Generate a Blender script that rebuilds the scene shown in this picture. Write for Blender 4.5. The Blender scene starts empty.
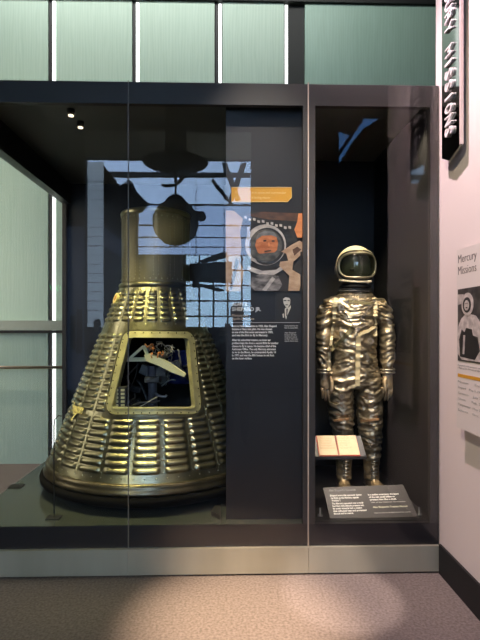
import bpy, bmesh, math, random
from mathutils import Vector, Matrix, noise
from mathutils.bvhtree import BVHTree
random.seed(4)
PI = math.pi
sc = bpy.context.scene
C = sc.collection

# ------------------------------------------------------------------ camera
YAW = math.radians(1.5)
CH = 1.55
cam_d = bpy.data.cameras.new('camera'); cam = bpy.data.objects.new('camera', cam_d); C.objects.link(cam)
cam_d.sensor_width = 36; cam_d.sensor_fit = 'AUTO'; cam_d.lens = 27.0; cam_d.shift_y = 7/640
cam_d.clip_start = 0.05; cam_d.clip_end = 200
cam.location = (0, 0, CH); cam.rotation_euler = (PI/2, 0, -YAW)
sc.camera = cam
FW = Vector((math.sin(YAW), math.cos(YAW), 0)); RT = Vector((math.cos(YAW), -math.sin(YAW), 0))

def ray(px, py):
    return FW + RT*((px-240)/480) + Vector((0, 0, (327-py)/480))
def P(px, py, Y):                      # where the line of sight of a photo point meets the plane y = Y
    d = ray(px, py); k = Y/d.y
    return Vector((d.x*k, Y, CH+d.z*k))
def V(px, py, Yv):                     # a point seen mirrored in the front glass (y = 3): its real place behind the visitor
    p = P(px, py, Yv); return Vector((p.x, 6-p.y, p.z))

# ------------------------------------------------------------------ world, exposure
w = bpy.data.worlds.new('world'); sc.world = w; w.use_nodes = True
w.node_tree.nodes['Background'].inputs[0].default_value = (.35, .45, .6, 1)
w.node_tree.nodes['Background'].inputs[1].default_value = .02
sc.view_settings.view_transform = 'Standard'; sc.view_settings.look = 'None'
sc.view_settings.exposure = 0.0; sc.view_settings.gamma = 1; sc.view_settings.use_curve_mapping = False
sc.cycles.transparent_max_bounces = 24; sc.cycles.max_bounces = 8
sc.cycles.sample_clamp_indirect = 20.0
sc.cycles.caustics_reflective = False

# ------------------------------------------------------------------ lights of the gallery, with added fills
def aim(o, target):
    o.rotation_euler = (Vector(target)-o.location).to_track_quat('-Z', 'Y').to_euler()
def area(name, loc, target, sx, sy, power, col):
    l = bpy.data.lights.new(name, 'AREA'); l.shape = 'RECTANGLE'; l.size = sx; l.size_y = sy
    l.energy = power; l.color = col
    o = bpy.data.objects.new(name, l); C.objects.link(o); o.location = loc; aim(o, target); return o
def spot(name, loc, target, power, col, angle, blend=.5, r=.03):
    l = bpy.data.lights.new(name, 'SPOT'); l.energy = power; l.color = col; l.spot_size = math.radians(angle)
    l.spot_blend = blend; l.shadow_soft_size = r
    o = bpy.data.objects.new(name, l); C.objects.link(o); o.location = loc; aim(o, target); return o
area('wall_washer_high', (-.8, 4.3, 6.2), (-.6, 5.5, 4.6), 5.0, .4, 74, (1, .99, .95))  # unseen area light added to lift the upper teal panels
area('wall_washer_left', (-3.6, 3.6, 2.6), (-2.0, 5.5, 1.7), 1.2, 3.0, 44, (1.0, .93, .74))  # unseen area light added to even out the left teal panel
spot('aisle_spot', (-2.6, 4.4, 5.6), (-2.2, 4.5, 0), 420, (1, .82, .70), 40, .6, .05)  # unseen light added to brighten the aisle floor
spot('wall_spot_pink', (.34, 2.66, 5.0), (1.34, 2.68, 2.15), 720, (1, .74, .82), 50, 1, .05)
spot('gallery_spot_cream', (-1.6, -.4, 5.6), (1.34, 2.6, 1.8), 560, (1, .84, .58), 34, .8, .1)  # added warm fill for the right wall, no visible source
spot('gallery_spot_green', (-2.2, -1.0, 3.2), (-1.1, 3.0, .1), 150, (.98, 1, .70), 22, .9, .08)  # added greenish fill for the left kick plate
spot('gallery_spot_kick', (1.2, -.8, 3.2), (.3, 3.0, .1), 62, (1, .86, .66), 26, .9, .08)  # added fill for the rest of the kick plate
spot('floor_spot_warm', (-.1, .9, 5.2), (.08, 2.50, 0), 4400, (1, .74, .53), 15.5, 1, .05)
spot('floor_spot_streak', (1.3, .3, 5.2), (.66, 2.76, 0), 1300, (1, .80, .74), 7.5, .5, .02)
spot('suit_front_spot', (.75, .7, 5.2), (.97, 3.65, 1.15), 330, (1, .86, .64), 17, .8, .04)
spot('globe_spot', (-2.6, -2.0, 2.0), (-1.3, -5.0, 4.0), 900, (1, .93, .62), 26, .8, .1)  # unseen light added so the globe shows in the glass
spot('header_spot', (2.6, -4.3, 5.2), (-1.6, -6.0, 6.1), 900, (.95, 1, .95), 50, .9, .1)  # unseen light added to brighten the band over the atrium opening
# spots inside the two bays of the case
spot('capsule_spot_a', (-1.25, 3.14, 2.98), (-.80, 3.42, 1.1), 150, (1, .90, .42), 60, 1, .02)
spot('capsule_spot_b', (-.86, 3.12, 2.98), (-.72, 3.45, 1.2), 135, (1, .91, .38), 56, 1, .02)
spot('neck_spot', (-.5, 3.10, 2.4), (-.62, 3.75, 2.1), 5, (1, .88, .62), 70, 1, .05)  # added dim fill standing in for ambient light on the neck
spot('suit_spot_a', (.66, 3.10, 2.98), (.95, 3.62, 1.5), 75, (1, .84, .55), 70, .8, .015)
spot('suit_spot_b', (1.24, 3.10, 2.98), (.98, 3.62, 1.3), 62, (1, .84, .60), 70, .8, .015)
spot('suit_spot_low', (.95, 3.10, 2.98), (.94, 3.50, .8), 150, (1, .82, .62), 30, .8, .015)
spot('panel_spot', (.1, 1.6, 5.0), (.25, 3.07, 1.9), 560, (1, .9, .8), 26, .8, .03)

# ------------------------------------------------------------------ materials
def mat(name, col, rough=.5, metal=0, spec=.5, emit=None, es=1, var=None, vscale=8, vstretch=(1, 1, 1), bump=0, bscale=40, bstretch=(1, 1, 1), coat=0):
    m = bpy.data.materials.new(name); m.use_nodes = True; nt = m.node_tree; b = nt.nodes['Principled BSDF']
    b.inputs['Base Color'].default_value = (*col, 1); b.inputs['Roughness'].default_value = rough
    b.inputs['Metallic'].default_value = metal; b.inputs['Specular IOR Level'].default_value = spec
    b.inputs['Coat Weight'].default_value = coat
    if emit: b.inputs['Emission Color'].default_value = (*emit, 1); b.inputs['Emission Strength'].default_value = es
    def tex(scale, stretch, detail=5):
        tc = nt.nodes.new('ShaderNodeTexCoord'); mp = nt.nodes.new('ShaderNodeMapping'); mp.inputs['Scale'].default_value = stretch
        n = nt.nodes.new('ShaderNodeTexNoise'); n.inputs['Scale'].default_value = scale; n.inputs['Detail'].default_value = detail
        nt.links.new(tc.outputs['Object'], mp.inputs[0]); nt.links.new(mp.outputs[0], n.inputs['Vector']); return n
    if var:
        n = tex(vscale, vstretch); r = nt.nodes.new('ShaderNodeValToRGB')
        r.color_ramp.elements[0].position = .35; r.color_ramp.elements[1].position = .65
        r.color_ramp.elements[0].color = (*var, 1); r.color_ramp.elements[1].color = (*col, 1)
        nt.links.new(n.outputs['Fac'], r.inputs[0]); nt.links.new(r.outputs[0], b.inputs['Base Color'])
    if bump:
        n = tex(bscale, bstretch, 3); bp = nt.nodes.new('ShaderNodeBump'); bp.inputs['Strength'].default_value = bump
        bp.inputs['Distance'].default_value = .01
        nt.links.new(n.outputs['Fac'], bp.inputs['Height']); nt.links.new(bp.outputs[0], b.inputs['Normal'])
    return m
def glass_mat(name, ior, tint=(1, 1, 1)):
    m = bpy.data.materials.new(name); m.use_nodes = True; nt = m.node_tree
    for n in list(nt.nodes): nt.nodes.remove(n)
    out = nt.nodes.new('ShaderNodeOutputMaterial'); mx = nt.nodes.new('ShaderNodeMixShader')
    tr = nt.nodes.new('ShaderNodeBsdfTransparent'); tr.inputs[0].default_value = (*tint, 1)
    gl = nt.nodes.new('ShaderNodeBsdfGlossy'); gl.inputs['Roughness'].default_value = 0
    fr = nt.nodes.new('ShaderNodeFresnel'); fr.inputs['IOR'].default_value = ior
    # the fresnel node inverts the IOR on back faces; feed it the reciprocal there so both faces of the pane match
    geo = nt.nodes.new('ShaderNodeNewGeometry'); mr = nt.nodes.new('ShaderNodeMapRange')
    mr.inputs['To Min'].default_value = ior; mr.inputs['To Max'].default_value = 1/ior
    nt.links.new(geo.outputs['Backfacing'], mr.inputs['Value']); nt.links.new(mr.outputs[0], fr.inputs['IOR'])
    nt.links.new(fr.outputs[0], mx.inputs[0]); nt.links.new(tr.outputs[0], mx.inputs[1]); nt.links.new(gl.outputs[0], mx.inputs[2])
    nt.links.new(mx.outputs[0], out.inputs[0]); return m

M = {}
M['black'] = mat('matte_black', (.006, .006, .007), .6)
M['dark'] = mat('dark_grey_paint', (.030, .029, .030), .5)
M['frame'] = mat('frame_dark_metal', (.042, .038, .036), .5, .2)
M['plinth'] = mat('plinth_band', (.012, .011, .014), .4)
M['deck'] = mat('case_deck', (.045, .052, .048), .16)
M['deck_dark'] = mat('suit_deck', (.010, .010, .011), .35)
M['steel'] = mat('brushed_steel', (.55, .53, .42), .5, .6, bump=.08, bscale=60, bstretch=(.3, 1, 12), var=(.46, .44, .34), vscale=3, vstretch=(1, 1, .2))
M['glass'] = glass_mat('case_glass', 1.37)
M['seam'] = mat('glass_edge', (.20, .185, .15), .4)
M['seam_warm'] = mat('bright_glass_edge', (.55, .46, .38), .3)
M['teal_dark'] = mat('teal_gap', (.012, .014, .013), .6)
M['strip'] = mat('light_strip', (1, 1, 1), .5, emit=(.95, 1, .96), es=1.6)
M['pink'] = mat('cream_wall_paint', (.86, .77, .74), .6, bump=.04, bscale=90)
M['paper'] = mat('poster_board', (.80, .74, .70), .5)
M['ceil'] = mat('gallery_ceiling', (.02, .02, .021), .8)
M['rearwall'] = mat('gallery_rear_wall', (.028, .028, .033), .7)
M['purplewall'] = mat('mauve_wall', (.10, .09, .16), .7)
M['sky'] = mat('skylight_pane', (0, 0, 0), 1, emit=(.42, .62, .96), es=13)  # daylight on the ceiling panels put in as their own glow
M['sky2'] = mat('skylight_pane_far', (0, 0, 0), 1, emit=(.34, .52, .88), es=12)
M['win'] = mat('window_daylight', (0, 0, 0), 1, emit=(.46, .72, 1.0), es=14)
M['winpale'] = mat('window_overcast', (0, 0, 0), 1, emit=(.42, .56, .72), es=6)  # daylight on the pale pillar put in as emission
M['windim'] = mat('window_dusk', (0, 0, 0), 1, emit=(.18, .26, .48), es=.8)  # dim blue panel and fascia shown by their own glow
M['beam'] = mat('truss_paint', (.02, .022, .024), .7)
M['white_text'] = mat('white_print', (.82, .80, .76), .6)
M['grey_text'] = mat('grey_print', (.42, .40, .38), .6)
M['dark_text'] = mat('dark_print', (.06, .05, .05), .6)
M['ochre'] = mat('ochre_print', (.72, .36, .03), .5, var=(.66, .33, .03), vscale=3)
M['ochre_line'] = mat('pale_ochre_line', (.85, .62, .25), .5)

def teal(name, col, dark, sc_=1.0):
    m = bpy.data.materials.new(name); m.use_nodes = True; nt = m.node_tree; b = nt.nodes['Principled BSDF']
    tc = nt.nodes.new('ShaderNodeTexCoord'); mp = nt.nodes.new('ShaderNodeMapping'); mp.inputs['Scale'].default_value = (14*sc_, 1, .9)
    n = nt.nodes.new('ShaderNodeTexNoise'); n.inputs['Scale'].default_value = 2.2; n.inputs['Detail'].default_value = 7; n.inputs['Distortion'].default_value = .8
    wv = nt.nodes.new('ShaderNodeTexWave'); wv.inputs['Scale'].default_value = 1.6; wv.inputs['Distortion'].default_value = 9; wv.inputs['Detail'].default_value = 3
    mp2 = nt.nodes.new('ShaderNodeMapping'); mp2.inputs['Scale'].default_value = (6, 1, .7)
    ad = nt.nodes.new('ShaderNodeMath'); ad.operation = 'MULTIPLY_ADD'; ad.inputs[1].default_value = .35
    r = nt.nodes.new('ShaderNodeValToRGB'); r.color_ramp.elements[0].position = .30; r.color_ramp.elements[1].position = .95
    r.color_ramp.elements[0].color = (*dark, 1); r.color_ramp.elements[1].color = (*col, 1)
    L = nt.links.new
    L(tc.outputs['Object'], mp.inputs[0]); L(mp.outputs[0], n.inputs['Vector']); L(tc.outputs['Object'], mp2.inputs[0]); L(mp2.outputs[0], wv.inputs['Vector'])
    L(wv.outputs['Fac'], ad.inputs[0]); L(n.outputs['Fac'], ad.inputs[2]); L(ad.outputs[0], r.inputs[0]); L(r.outputs[0], b.inputs['Base Color'])
    b.inputs['Roughness'].default_value = .45
    return m
M['teal'] = teal('teal_stained_wood', (.52, .67, .56), (.44, .60, .49))
M['teal2'] = teal('teal_stained_wood_plain', (.38, .56, .47), (.33, .50, .41), .4)

def floor_mat():
    m = mat('speckled_carpet', (.24, .20, .18), .85, var=(.14, .115, .10), vscale=70, bump=.5, bscale=300)
    return m
M['floor'] = floor_mat()

# ------------------------------------------------------------------ helpers
def obj(name, bm, m, parent=None, smooth=False, mats=None):
    me = bpy.data.meshes.new(name); bmesh.ops.recalc_face_normals(bm, faces=bm.faces[:]) if bm.faces else None
    bm.to_mesh(me); bm.free()
    for q in (mats or [m]): me.materials.append(q)
    if smooth:
        for p in me.polygons: p.use_smooth = True
    o = bpy.data.objects.new(name, me); C.objects.link(o)
    if parent: o.parent = parent; o.matrix_parent_inverse = parent.matrix_world.inverted() if False else Matrix.Translation(-parent.location)
    return o
def thing(name, label, cat, loc=(0, 0, 0), group=None):
    o = bpy.data.objects.new(name, None); C.objects.link(o); o.location = loc; o.empty_display_size = .1
    o['label'] = label; o['category'] = cat
    if group: o['group'] = group
    return o
def tag(o, label, cat, group=None):
    o['label'] = label; o['category'] = cat
    if group: o['group'] = group
    return o
def struct(name, bm, m):
    o = obj(name, bm, m); o['kind'] = 'structure'; return o
def box(bm, x0, x1, y0, y1, z0, z1, mi=0):
    vs = [bm.verts.new((x, y, z)) for x in (x0, x1) for y in (y0, y1) for z in (z0, z1)]
    for f in ((0, 1, 3, 2), (4, 6, 7, 5), (0, 4, 5, 1), (2, 3, 7, 6), (0, 2, 6, 4), (1, 5, 7, 3)):
        bm.faces.new([vs[i] for i in f]).material_index = mi
    return bm
def nb(): return bmesh.new()
def bx(*a): return box(nb(), *a)
def prism(bm, pts, off, mi=0):         # polygon pts (3D) extruded by the vector off
    off = Vector(off); a = [bm.verts.new(p) for p in pts]; b = [bm.verts.new(Vector(p)+off) for p in pts]
    n = len(pts)
    bm.faces.new(a).material_index = mi; bm.faces.new(list(reversed(b))).material_index = mi
    for i in range(n): bm.faces.new([a[i], b[i], b[(i+1) % n], a[(i+1) % n]]).material_index = mi
    return bm
def tube(bm, pts, r, seg=8, closed=False, mi=0, flat=1.0):
    pts = [Vector(p) for p in pts]; rs = r if isinstance(r, (list, tuple)) else [r]*len(pts); n = len(pts); rings = []
    up = Vector((0, 0, 1)); prev = None
    for i, p in enumerate(pts):
        if closed: t = pts[(i+1) % n]-pts[i-1]
        else: t = pts[min(i+1, n-1)]-pts[max(i-1, 0)]
        t.normalize()
        if prev is None: a = t.cross(up) if abs(t.z) < .9 else t.cross(Vector((1, 0, 0)))
        else: a = prev-t*prev.dot(t)
        a.normalize(); prev = a; b = t.cross(a)
        rings.append([bm.verts.new(p+(a*math.cos(2*PI*k/seg)+b*math.sin(2*PI*k/seg)*flat)*rs[i]) for k in range(seg)])
    m_ = n if closed else n-1
    for i in range(m_):
        A, B = rings[i], rings[(i+1) % n]
        for k in range(seg): bm.faces.new([A[k], A[(k+1) % seg], B[(k+1) % seg], B[k]]).material_index = mi
    if not closed:
        bm.faces.new(rings[0]).material_index = mi; bm.faces.new(list(reversed(rings[-1]))).material_index = mi
    return bm
def lathe(bm, prof, c, seg=48, closed=False):      # profile (r, z) round the vertical through c
    rings = []
    for r, z in prof:
        if r < 1e-5: rings.append([bm.verts.new((c[0], c[1], z))])
        else: rings.append([bm.verts.new((c[0]+r*math.cos(2*PI*k/seg), c[1]+r*math.sin(2*PI*k/seg), z)) for k in range(seg)])
    n = len(rings)
    for i in range(n if closed else n-1):
        A, B = rings[i], rings[(i+1) % n]
        for k in range(seg):
            a, a2, b, b2 = A[k % len(A)], A[(k+1) % len(A)], B[k % len(B)], B[(k+1) % len(B)]
            vs = []
            for v in (a, a2, b2, b):
                if v not in vs: vs.append(v)
            if len(vs) > 2: bm.faces.new(vs)
    return bm
def ellipsoid(bm, c, rx, ry, rz, seg=24, rings=14):
    c = Vector(c); R = []
    for i in range(rings+1):
        a = PI*i/rings
        if i in (0, rings): R.append([bm.verts.new(c+Vector((0, 0, rz*math.cos(a))))])
        else: R.append([bm.verts.new(c+Vector((rx*math.sin(a)*math.cos(2*PI*k/seg), ry*math.sin(a)*math.sin(2*PI*k/seg), rz*math.cos(a)))) for k in range(seg)])
    for i in range(rings):
        A, B = R[i], R[i+1]
        for k in range(seg):
            vs = []
            for v in (A[k % len(A)], A[(k+1) % len(A)], B[(k+1) % len(B)], B[k % len(B)]):
                if v not in vs: vs.append(v)
            bm.faces.new(vs)
    return bm
def text(name, body, size, loc, right, up, m, parent=None, extrude=.0006, width=None, spacing=1.0, line=1.0, bold=0, align='LEFT', xscale=1.0):
    cu = bpy.data.curves.new(name, 'FONT'); cu.body = body; cu.size = size; cu.extrude = extrude; cu.space_character = spacing
    cu.space_line = line; cu.offset = bold; cu.align_x = align; cu.resolution_u = 2
    t = bpy.data.objects.new(name, cu); C.objects.link(t); bpy.context.view_layer.update()
    me = bpy.data.meshes.new_from_object(t.evaluated_get(bpy.context.evaluated_depsgraph_get())); bpy.data.objects.remove(t); bpy.data.curves.remove(cu)
    xs = [v.co.x for v in me.vertices]; k = xscale
    if width and xs: k = width/(max(xs)-min(0, min(xs)))
    right = Vector(right).normalized(); up = Vector(up).normalized(); nn = right.cross(up); loc = Vector(loc)
    for v in me.vertices: c = v.co.copy(); v.co = loc+right*(c.x*k)+up*c.y+nn*c.z
    me.materials.clear(); me.materials.append(m); me.name = name
    o = bpy.data.objects.new(name, me); C.objects.link(o)
    if parent: o.parent = parent; o.matrix_parent_inverse = Matrix.Translation(-parent.location)
    return o
X_, Y_, Z_ = Vector((1, 0, 0)), Vector((0, 1, 0)), Vector((0, 0, 1))

# ================================================================== SETTING
WX = 1.343            # right wall plane
YT = 5.5              # teal wall plane
struct('floor', bx(-12.2, 5.2, -31, 6.2, -.1, 0), M['floor'])
struct('wall_back', bx(-7, 5, YT+.06, YT+.2, 0, 6.8), M['teal_dark'])
struct('wall_right', bx(WX, WX+.25, 2.02, 3.06, 0, 4.3), M['pink'])
struct('baseboard_right', bx(WX-.014, WX, 2.02, 2.985, 0, .185), M['black'])
struct('wall_left', bx(-7.2, -7, -6.2, 6.2, 0, 9), M['rearwall'])
struct('wall_far_right', bx(5, 5.2, -31, 6.2, 0, 9), M['rearwall'])
struct('ceiling', bx(-7, 5, -6, 6.2, 6.8, 6.95), M['ceil'])
# gallery rear wall at y = -6 with the wide opening to the atrium and a small one high on the right
ox0, ox1 = V(85, 300, 12).x, V(251, 300, 12).x
oz0, oz1 = V(90, 327, 12).z, V(90, 157.5, 12).z
hx0, hx1 = V(339, 100, 12).x, V(384, 100, 12).x
hz0, hz1 = V(350, 170, 12).z, V(350, 101, 12).z
b = nb()
box(b, -12.2, ox0, -6.2, -6, 0, 9); box(b, ox0, ox1, -6.2, -6, 0, oz0); box(b, ox0, ox1, -6.2, -6, oz1, 9)
box(b, ox1, hx0, -6.2, -6, 0, 9); box(b, hx1, 5, -6.2, -6, 0, 9); box(b, hx0, hx1, -6.2, -6, 0, hz0); box(b, hx0, hx1, -6.2, -6, hz1, 9)
struct('wall_rear', b, M['rearwall'])

M['headerband'] = mat('opening_header_grey', (.42, .43, .40), .8)  # paler than the rear wall, its lit look put into the colour
struct('trim_10', bx(ox0, ox1, -6, -5.97, oz1, V(90, 131, 12).z), M['headerband'])
# ---- teal panels with light strips
def pxX(px, Y): return P(px, 300, Y).x
panels = [(-40, 48, 'teal', 'teal wood wall panel at the far left, running down behind the glass case'),
          (56, 132, 'teal', 'teal wood wall panel above the two small ceiling spots of the case'),
          (139.5, 214.5, 'teal', 'teal wood wall panel with arching grain above the capsule'),
          (222.5, 284, 'teal', 'teal wood wall panel right above the astronaut photo display'),
          (305, 520, 'teal2', 'plain darker teal wall panel above the spacesuit bay')]
for a, c, mt, lb in panels:
    o = obj('wall_panel', bx(pxX(a, YT), pxX(c, YT), YT, YT+.05, .0, 5.27), M[mt])
    tag(o, lb, 'wall panel', 'teal panels on the back wall')
for a, lb in ((52, 'vertical white light strip at the left, seen down through the case glass'), (135.8, 'vertical white light strip above the left edge of the capsule neck'),
              (218.6, 'vertical white light strip above the seam beside the info panel'), (285, 'vertical white light strip beside the dark gap above the info panel')):
    x = pxX(a, YT)
    t = thing('light_strip', lb, 'light strip', (x, YT+.02, 0), 'vertical light strips between the teal panels')
    obj('lens', bx(x, x+.034, YT+.012, YT+.05, .02, 5.26), M['strip'], t)
    obj('channel', bx(x-.035, x-.001, YT+.01, YT+.055, .0, 5.27), M['dark'], t)
struct('trim_1', bx(-7, 5, YT-.03, YT+.06, 5.275, 5.36), M['teal_dark'])
struct('trim_2', bx(pxX(286.9, YT), pxX(304.6, YT), YT+.03, YT+.058, 0, 5.27), M['teal_dark'])
# rails on the teal wall, left of the case
M['railgrey'] = mat('ledge_grey_green', (.34, .38, .32), .4)
M['brass'] = mat('brushed_bronze', (.40, .32, .22), .35, .8)
rz0, rz1 = P(20, 332, YT-.1).z, P(20, 320.5, YT-.1).z
t = thing('wall_ledge', 'grey green horizontal ledge crossing the teal panel at the far left', 'ledge', (-3, YT-.05, rz0))
obj('board', bx(-4.5, -1.72, YT-.10, YT-.001, rz0+.02, rz1), M['railgrey'], t)
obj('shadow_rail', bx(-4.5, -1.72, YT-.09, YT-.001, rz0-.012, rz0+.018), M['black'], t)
zr = P(20, 367.5, YT-.1).z
t = thing('hand_rail', 'thin bronze handrail below the ledge on the left teal panel', 'handrail', (-3, YT-.05, zr))
obj('bar', tube(nb(), [(-4.5, YT-.08, zr), (-1.74, YT-.08, zr)], .017, 10), M['brass'], t, True)
for x in (-4.2, -1.8):
    obj('bracket', tube(nb(), [(x, YT, zr-.03), (x, YT-.05, zr-.03), (x, YT-.08, zr-.014)], .008, 8), M['brass'], t, True)

# ================================================================== DISPLAY CASE
GY = 3.0
DZ = .3125                       # deck height
LX = -1.68; BY = 5.05
fx = lambda px: P(px, 300, GY).x
case = thing('display_case', 'large glass museum case with a capsule bay and a narrow spacesuit bay', 'display case', (0, 4, 0))
def cp(name, bm, m, **k): return obj(name, bm, m, case, **k)
CR = WX-.003
s1, s2 = fx(128.2), fx(308.3)
for a, c in ((LX-.012, s1-.0025), (s1+.0025, s2-.004), (s2+.004, CR)):
    g = cp('glass_pane', bx(a, c, GY, GY+.01, .175, 3.082), M['glass'])
g = cp('glass_pane', bx(LX-.012, LX-.002, GY+.012, BY-.06, DZ+.002, 2.815), M['glass']); g['label'] = 'glass pane closing the left end'
cp('glass_seam', bx(s1-.0025, s1+.0025, GY-.001, GY+.01, .175, 3.082), M['seam'])
cp('glass_seam', bx(s2-.0035, s2+.0035, GY-.003, GY+.012, .175, 3.085), M['seam_warm'])
cp('deck', bx(LX, .50, GY+.013, BY, .18, DZ), M['deck'])
cp('plinth_band', bx(LX-.012, CR, GY+.0115, GY+.06, .17, DZ-.004), M['plinth'])
for a, c in ((LX-.012, s1-.001), (s1+.001, s2-.001), (s2+.001, CR)):
    cp('kick_plate', bx(a, c, GY-.012, GY+.02, .012, .172), M['steel'])
cp('plinth', bx(LX, CR, GY+.03, BY, .0, .18), M['black'])
cp('header', bx(LX-.012, CR, GY+.012, GY+.05, 2.945, 3.08), mat('header_taupe', (.055, .050, .046), .5, .2))
M['roofu'] = mat('case_ceiling_grey', (.12, .13, .125), .6)
cp('case_ceiling', bx(LX-.012, CR, GY+.05, BY+.05, 3.03, 3.08), M['roofu'])
cp('side_beam', bx(LX-.02, LX+.06, GY+.05, BY, 2.82, 3.03), M['plinth'])
M['back'] = mat('case_back_panel', (.012, .012, .014), .5)
cp('back_panel', bx(LX-.012, .5, BY-.05, BY, DZ, 3.03), M['back'])
cp('back_post', bx(LX-.012, LX+.03, BY-.09, BY-.05, DZ, 3.03), M['frame'])
cp('divider', bx(.505, .552, GY+.05, 4.3, DZ-.02, 3.03), M['black'])
M['stile'] = mat('stile_grey', (.055, .050, .048), .5, .2)
cp('stile', bx(fx(303.5), fx(315.5), GY+.012, GY+.05, DZ-.004, 2.945), M['stile'])
cp('stile', bx(fx(431), CR, GY+.012, GY+.05, DZ-.004, 2.945), M['stile'])
cp('end_panel', bx(CR-.03, CR, GY+.05, 4.3, DZ-.02, 3.03), M['black'])
cp('bay_back', bx(.552, CR-.03, 4.26, 4.3, DZ-.02, 3.03), M['black'])
cp('bay_deck', bx(.552, CR-.03, GY+.05, 4.26, .18, DZ), M['deck_dark'])

# ceiling spots inside the capsule bay
M['lens'] = mat('spot_lens', (1, 1, 1), .4, emit=(1, .80, .55), es=2.2)
M['lens_blue'] = mat('spot_lens_violet', (1, 1, 1), .4, emit=(.25, .12, 1), es=3)
M['puck'] = mat('spot_body', (.12, .12, .12), .35, .5)
for px, py, lm, lb in ((71, 115.5, 'lens', 'small lit ceiling spot nearest the front glass, at the left'), (80.5, 127.5, 'lens', 'small lit ceiling spot behind its neighbour at the left')):
    zc = 2.99; d = ray(px, py); k = (zc-CH)/d.z; p = Vector((0, 0, CH))+d*k
    t = thing('ceiling_spot', lb, 'spotlight', (p.x, p.y, 3.03), 'small round spots in the case ceiling')
    if p.y < GY+.09: p.y = GY+.09
    obj('housing', lathe(nb(), [(0, 3.03), (.026, 3.03), (.026, 3.004), (.020, 2.992), (0, 2.992)], p, 20), M['puck'], t, True)
    obj('lens', lathe(nb(), [(0, 2.9925), (.018, 2.9925), (.018, 2.986), (0, 2.984)], p, 20), M[lm], t, True)

# ================================================================== CAPSULE
AX = P(156, 300, 4.02).x; AY = 4.02
CZ0, CZ1, R0, R1 = .455, 1.885, .852, .287
def crad(z): return R0+(R1-R0)*(z-CZ0)/(CZ1-CZ0)
phi0 = math.atan2(-AY, -AX)             # towards the visitor
def cpt(t, z, off=0, r=None):
    r = (crad(z) if r is None else r)+off; a = phi0+t
    return Vector((AX+r*math.cos(a), AY+r*math.sin(a), z))
def hit(px, py):                        # (t, z) where a sight line meets the cone
    d = ray(px, py); k = 2.6; 
    for i in range(4000):
        p = Vector((0, 0, CH))+d*k; r = math.hypot(p.x-AX, p.y-AY)
        if r <= crad(p.z): return ((math.atan2(p.y-AY, p.x-AX)-phi0+PI) % (2*PI)-PI, p.z)
        k += .0006
    # grazing: nearest approach
    best = None; k = 2.6
    for i in range(4000):
        p = Vector((0, 0, CH))+d*k; e = math.hypot(p.x-AX, p.y-AY)-crad(p.z)
        if best is None or e < best[0]: best = (e, (math.atan2(p.y-AY, p.x-AX)-phi0+PI) % (2*PI)-PI, p.z)
        k += .0006
    return best[1:]
M['skin'] = mat('capsule_skin', (.34, .315, .20), .30, .93, var=(.20, .185, .115), vscale=5, bump=.15, bscale=30)
M['skin2'] = mat('capsule_neck_skin', (.20, .175, .10), .5, .4, var=(.14, .122, .07), vscale=4, vstretch=(2, 2, .6), bump=.1, bscale=30)
M['hatchf'] = mat('hatch_frame_metal', (.50, .46, .24), .38, .55, var=(.36, .33, .18), vscale=14)
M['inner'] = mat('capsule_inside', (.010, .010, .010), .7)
M['shield'] = mat('heat_shield', (.004, .0035, .003), .9, 0, .1)
M['rivet'] = mat('rivet', (.50, .47, .30), .35, .8)
cap = thing('space_capsule', 'olive metal cone shaped space capsule with ribbed skin and open hatch', 'space capsule', (AX, AY, DZ))
import colorsys
# hatch opening corners
hTL, hTR, hBR, hBL = hit(128.5, 335.5), hit(188, 336), hit(195.5, 409), hit(111.5, 409)
hz_t = (hTL[1]+hTR[1])/2; hz_b = (hBL[1]+hBR[1])/2
def hatch_lim(z):
    f = (z-hz_b)/(hz_t-hz_b); return hBL[0]+(hTL[0]-hBL[0])*f, hBR[0]+(hTR[0]-hBR[0])*f
def in_hatch(t, z, g=0):
    if z < hz_b-g or z > hz_t+g: return False
    a, c = hatch_lim(z); return a-g/crad(z) < t < c+g/crad(z)
NC = 24; SUB = 18
T0 = .055                                        # phase of the panel columns
tiers = [(CZ0+.105, hz_b-.045, .0445), (hz_b-.02, hz_t+.06, .043), (hz_t+.105, CZ1-.055, .040)]
def bead(t, z):
    """outward height of the corrugated shingles"""
    if in_hatch(t, z, .062): return 0
    u = ((t-T0)/(2*PI/NC)) % 1.0; r = crad(z); half = 2*PI/NC*r/2
    dx = abs(u-.5)*2*half
    for a, c, p in tiers:
        if a <= z <= c:
            ln = half-.008-.016*min(1, r/R0)
            v = ((z-a)/p) % 1.0; s = math.sin(PI*(v-.14)/.86)**.75 if .14 < v < 1 else 0
            if int((z-a)/p) >= int((c-a)/p): return 0
            e = 1 if dx < ln-.012 else max(0, (ln-dx)/.012)
            return .017*math.sqrt(max(0, min(1, e)))*s
    return 0
NT = NC*SUB
zs = []; z = CZ0
while z < CZ1: zs.append(z); z += .0050
zs.append(CZ1)
b = nb(); grid = []
for z in zs:
    row = []
    for k in range(NT):
        t = -PI+2*PI*k/NT
        row.append(b.verts.new(cpt(t, z, bead(t, z))))
    grid.append(row)
for i in range(len(zs)-1):
    zc = (zs[i]+zs[i+1])/2
    for k in range(NT):
        t = -PI+2*PI*(k+.5)/NT
        if in_hatch(t, zc, .015): continue
        b.faces.new([grid[i][k], grid[i][(k+1) % NT], grid[i+1][(k+1) % NT], grid[i+1][k]])
for v in [v for v in b.verts if not v.link_faces]: b.verts.remove(v)
obj('body_skin', b, M['skin'], cap, True)
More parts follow.
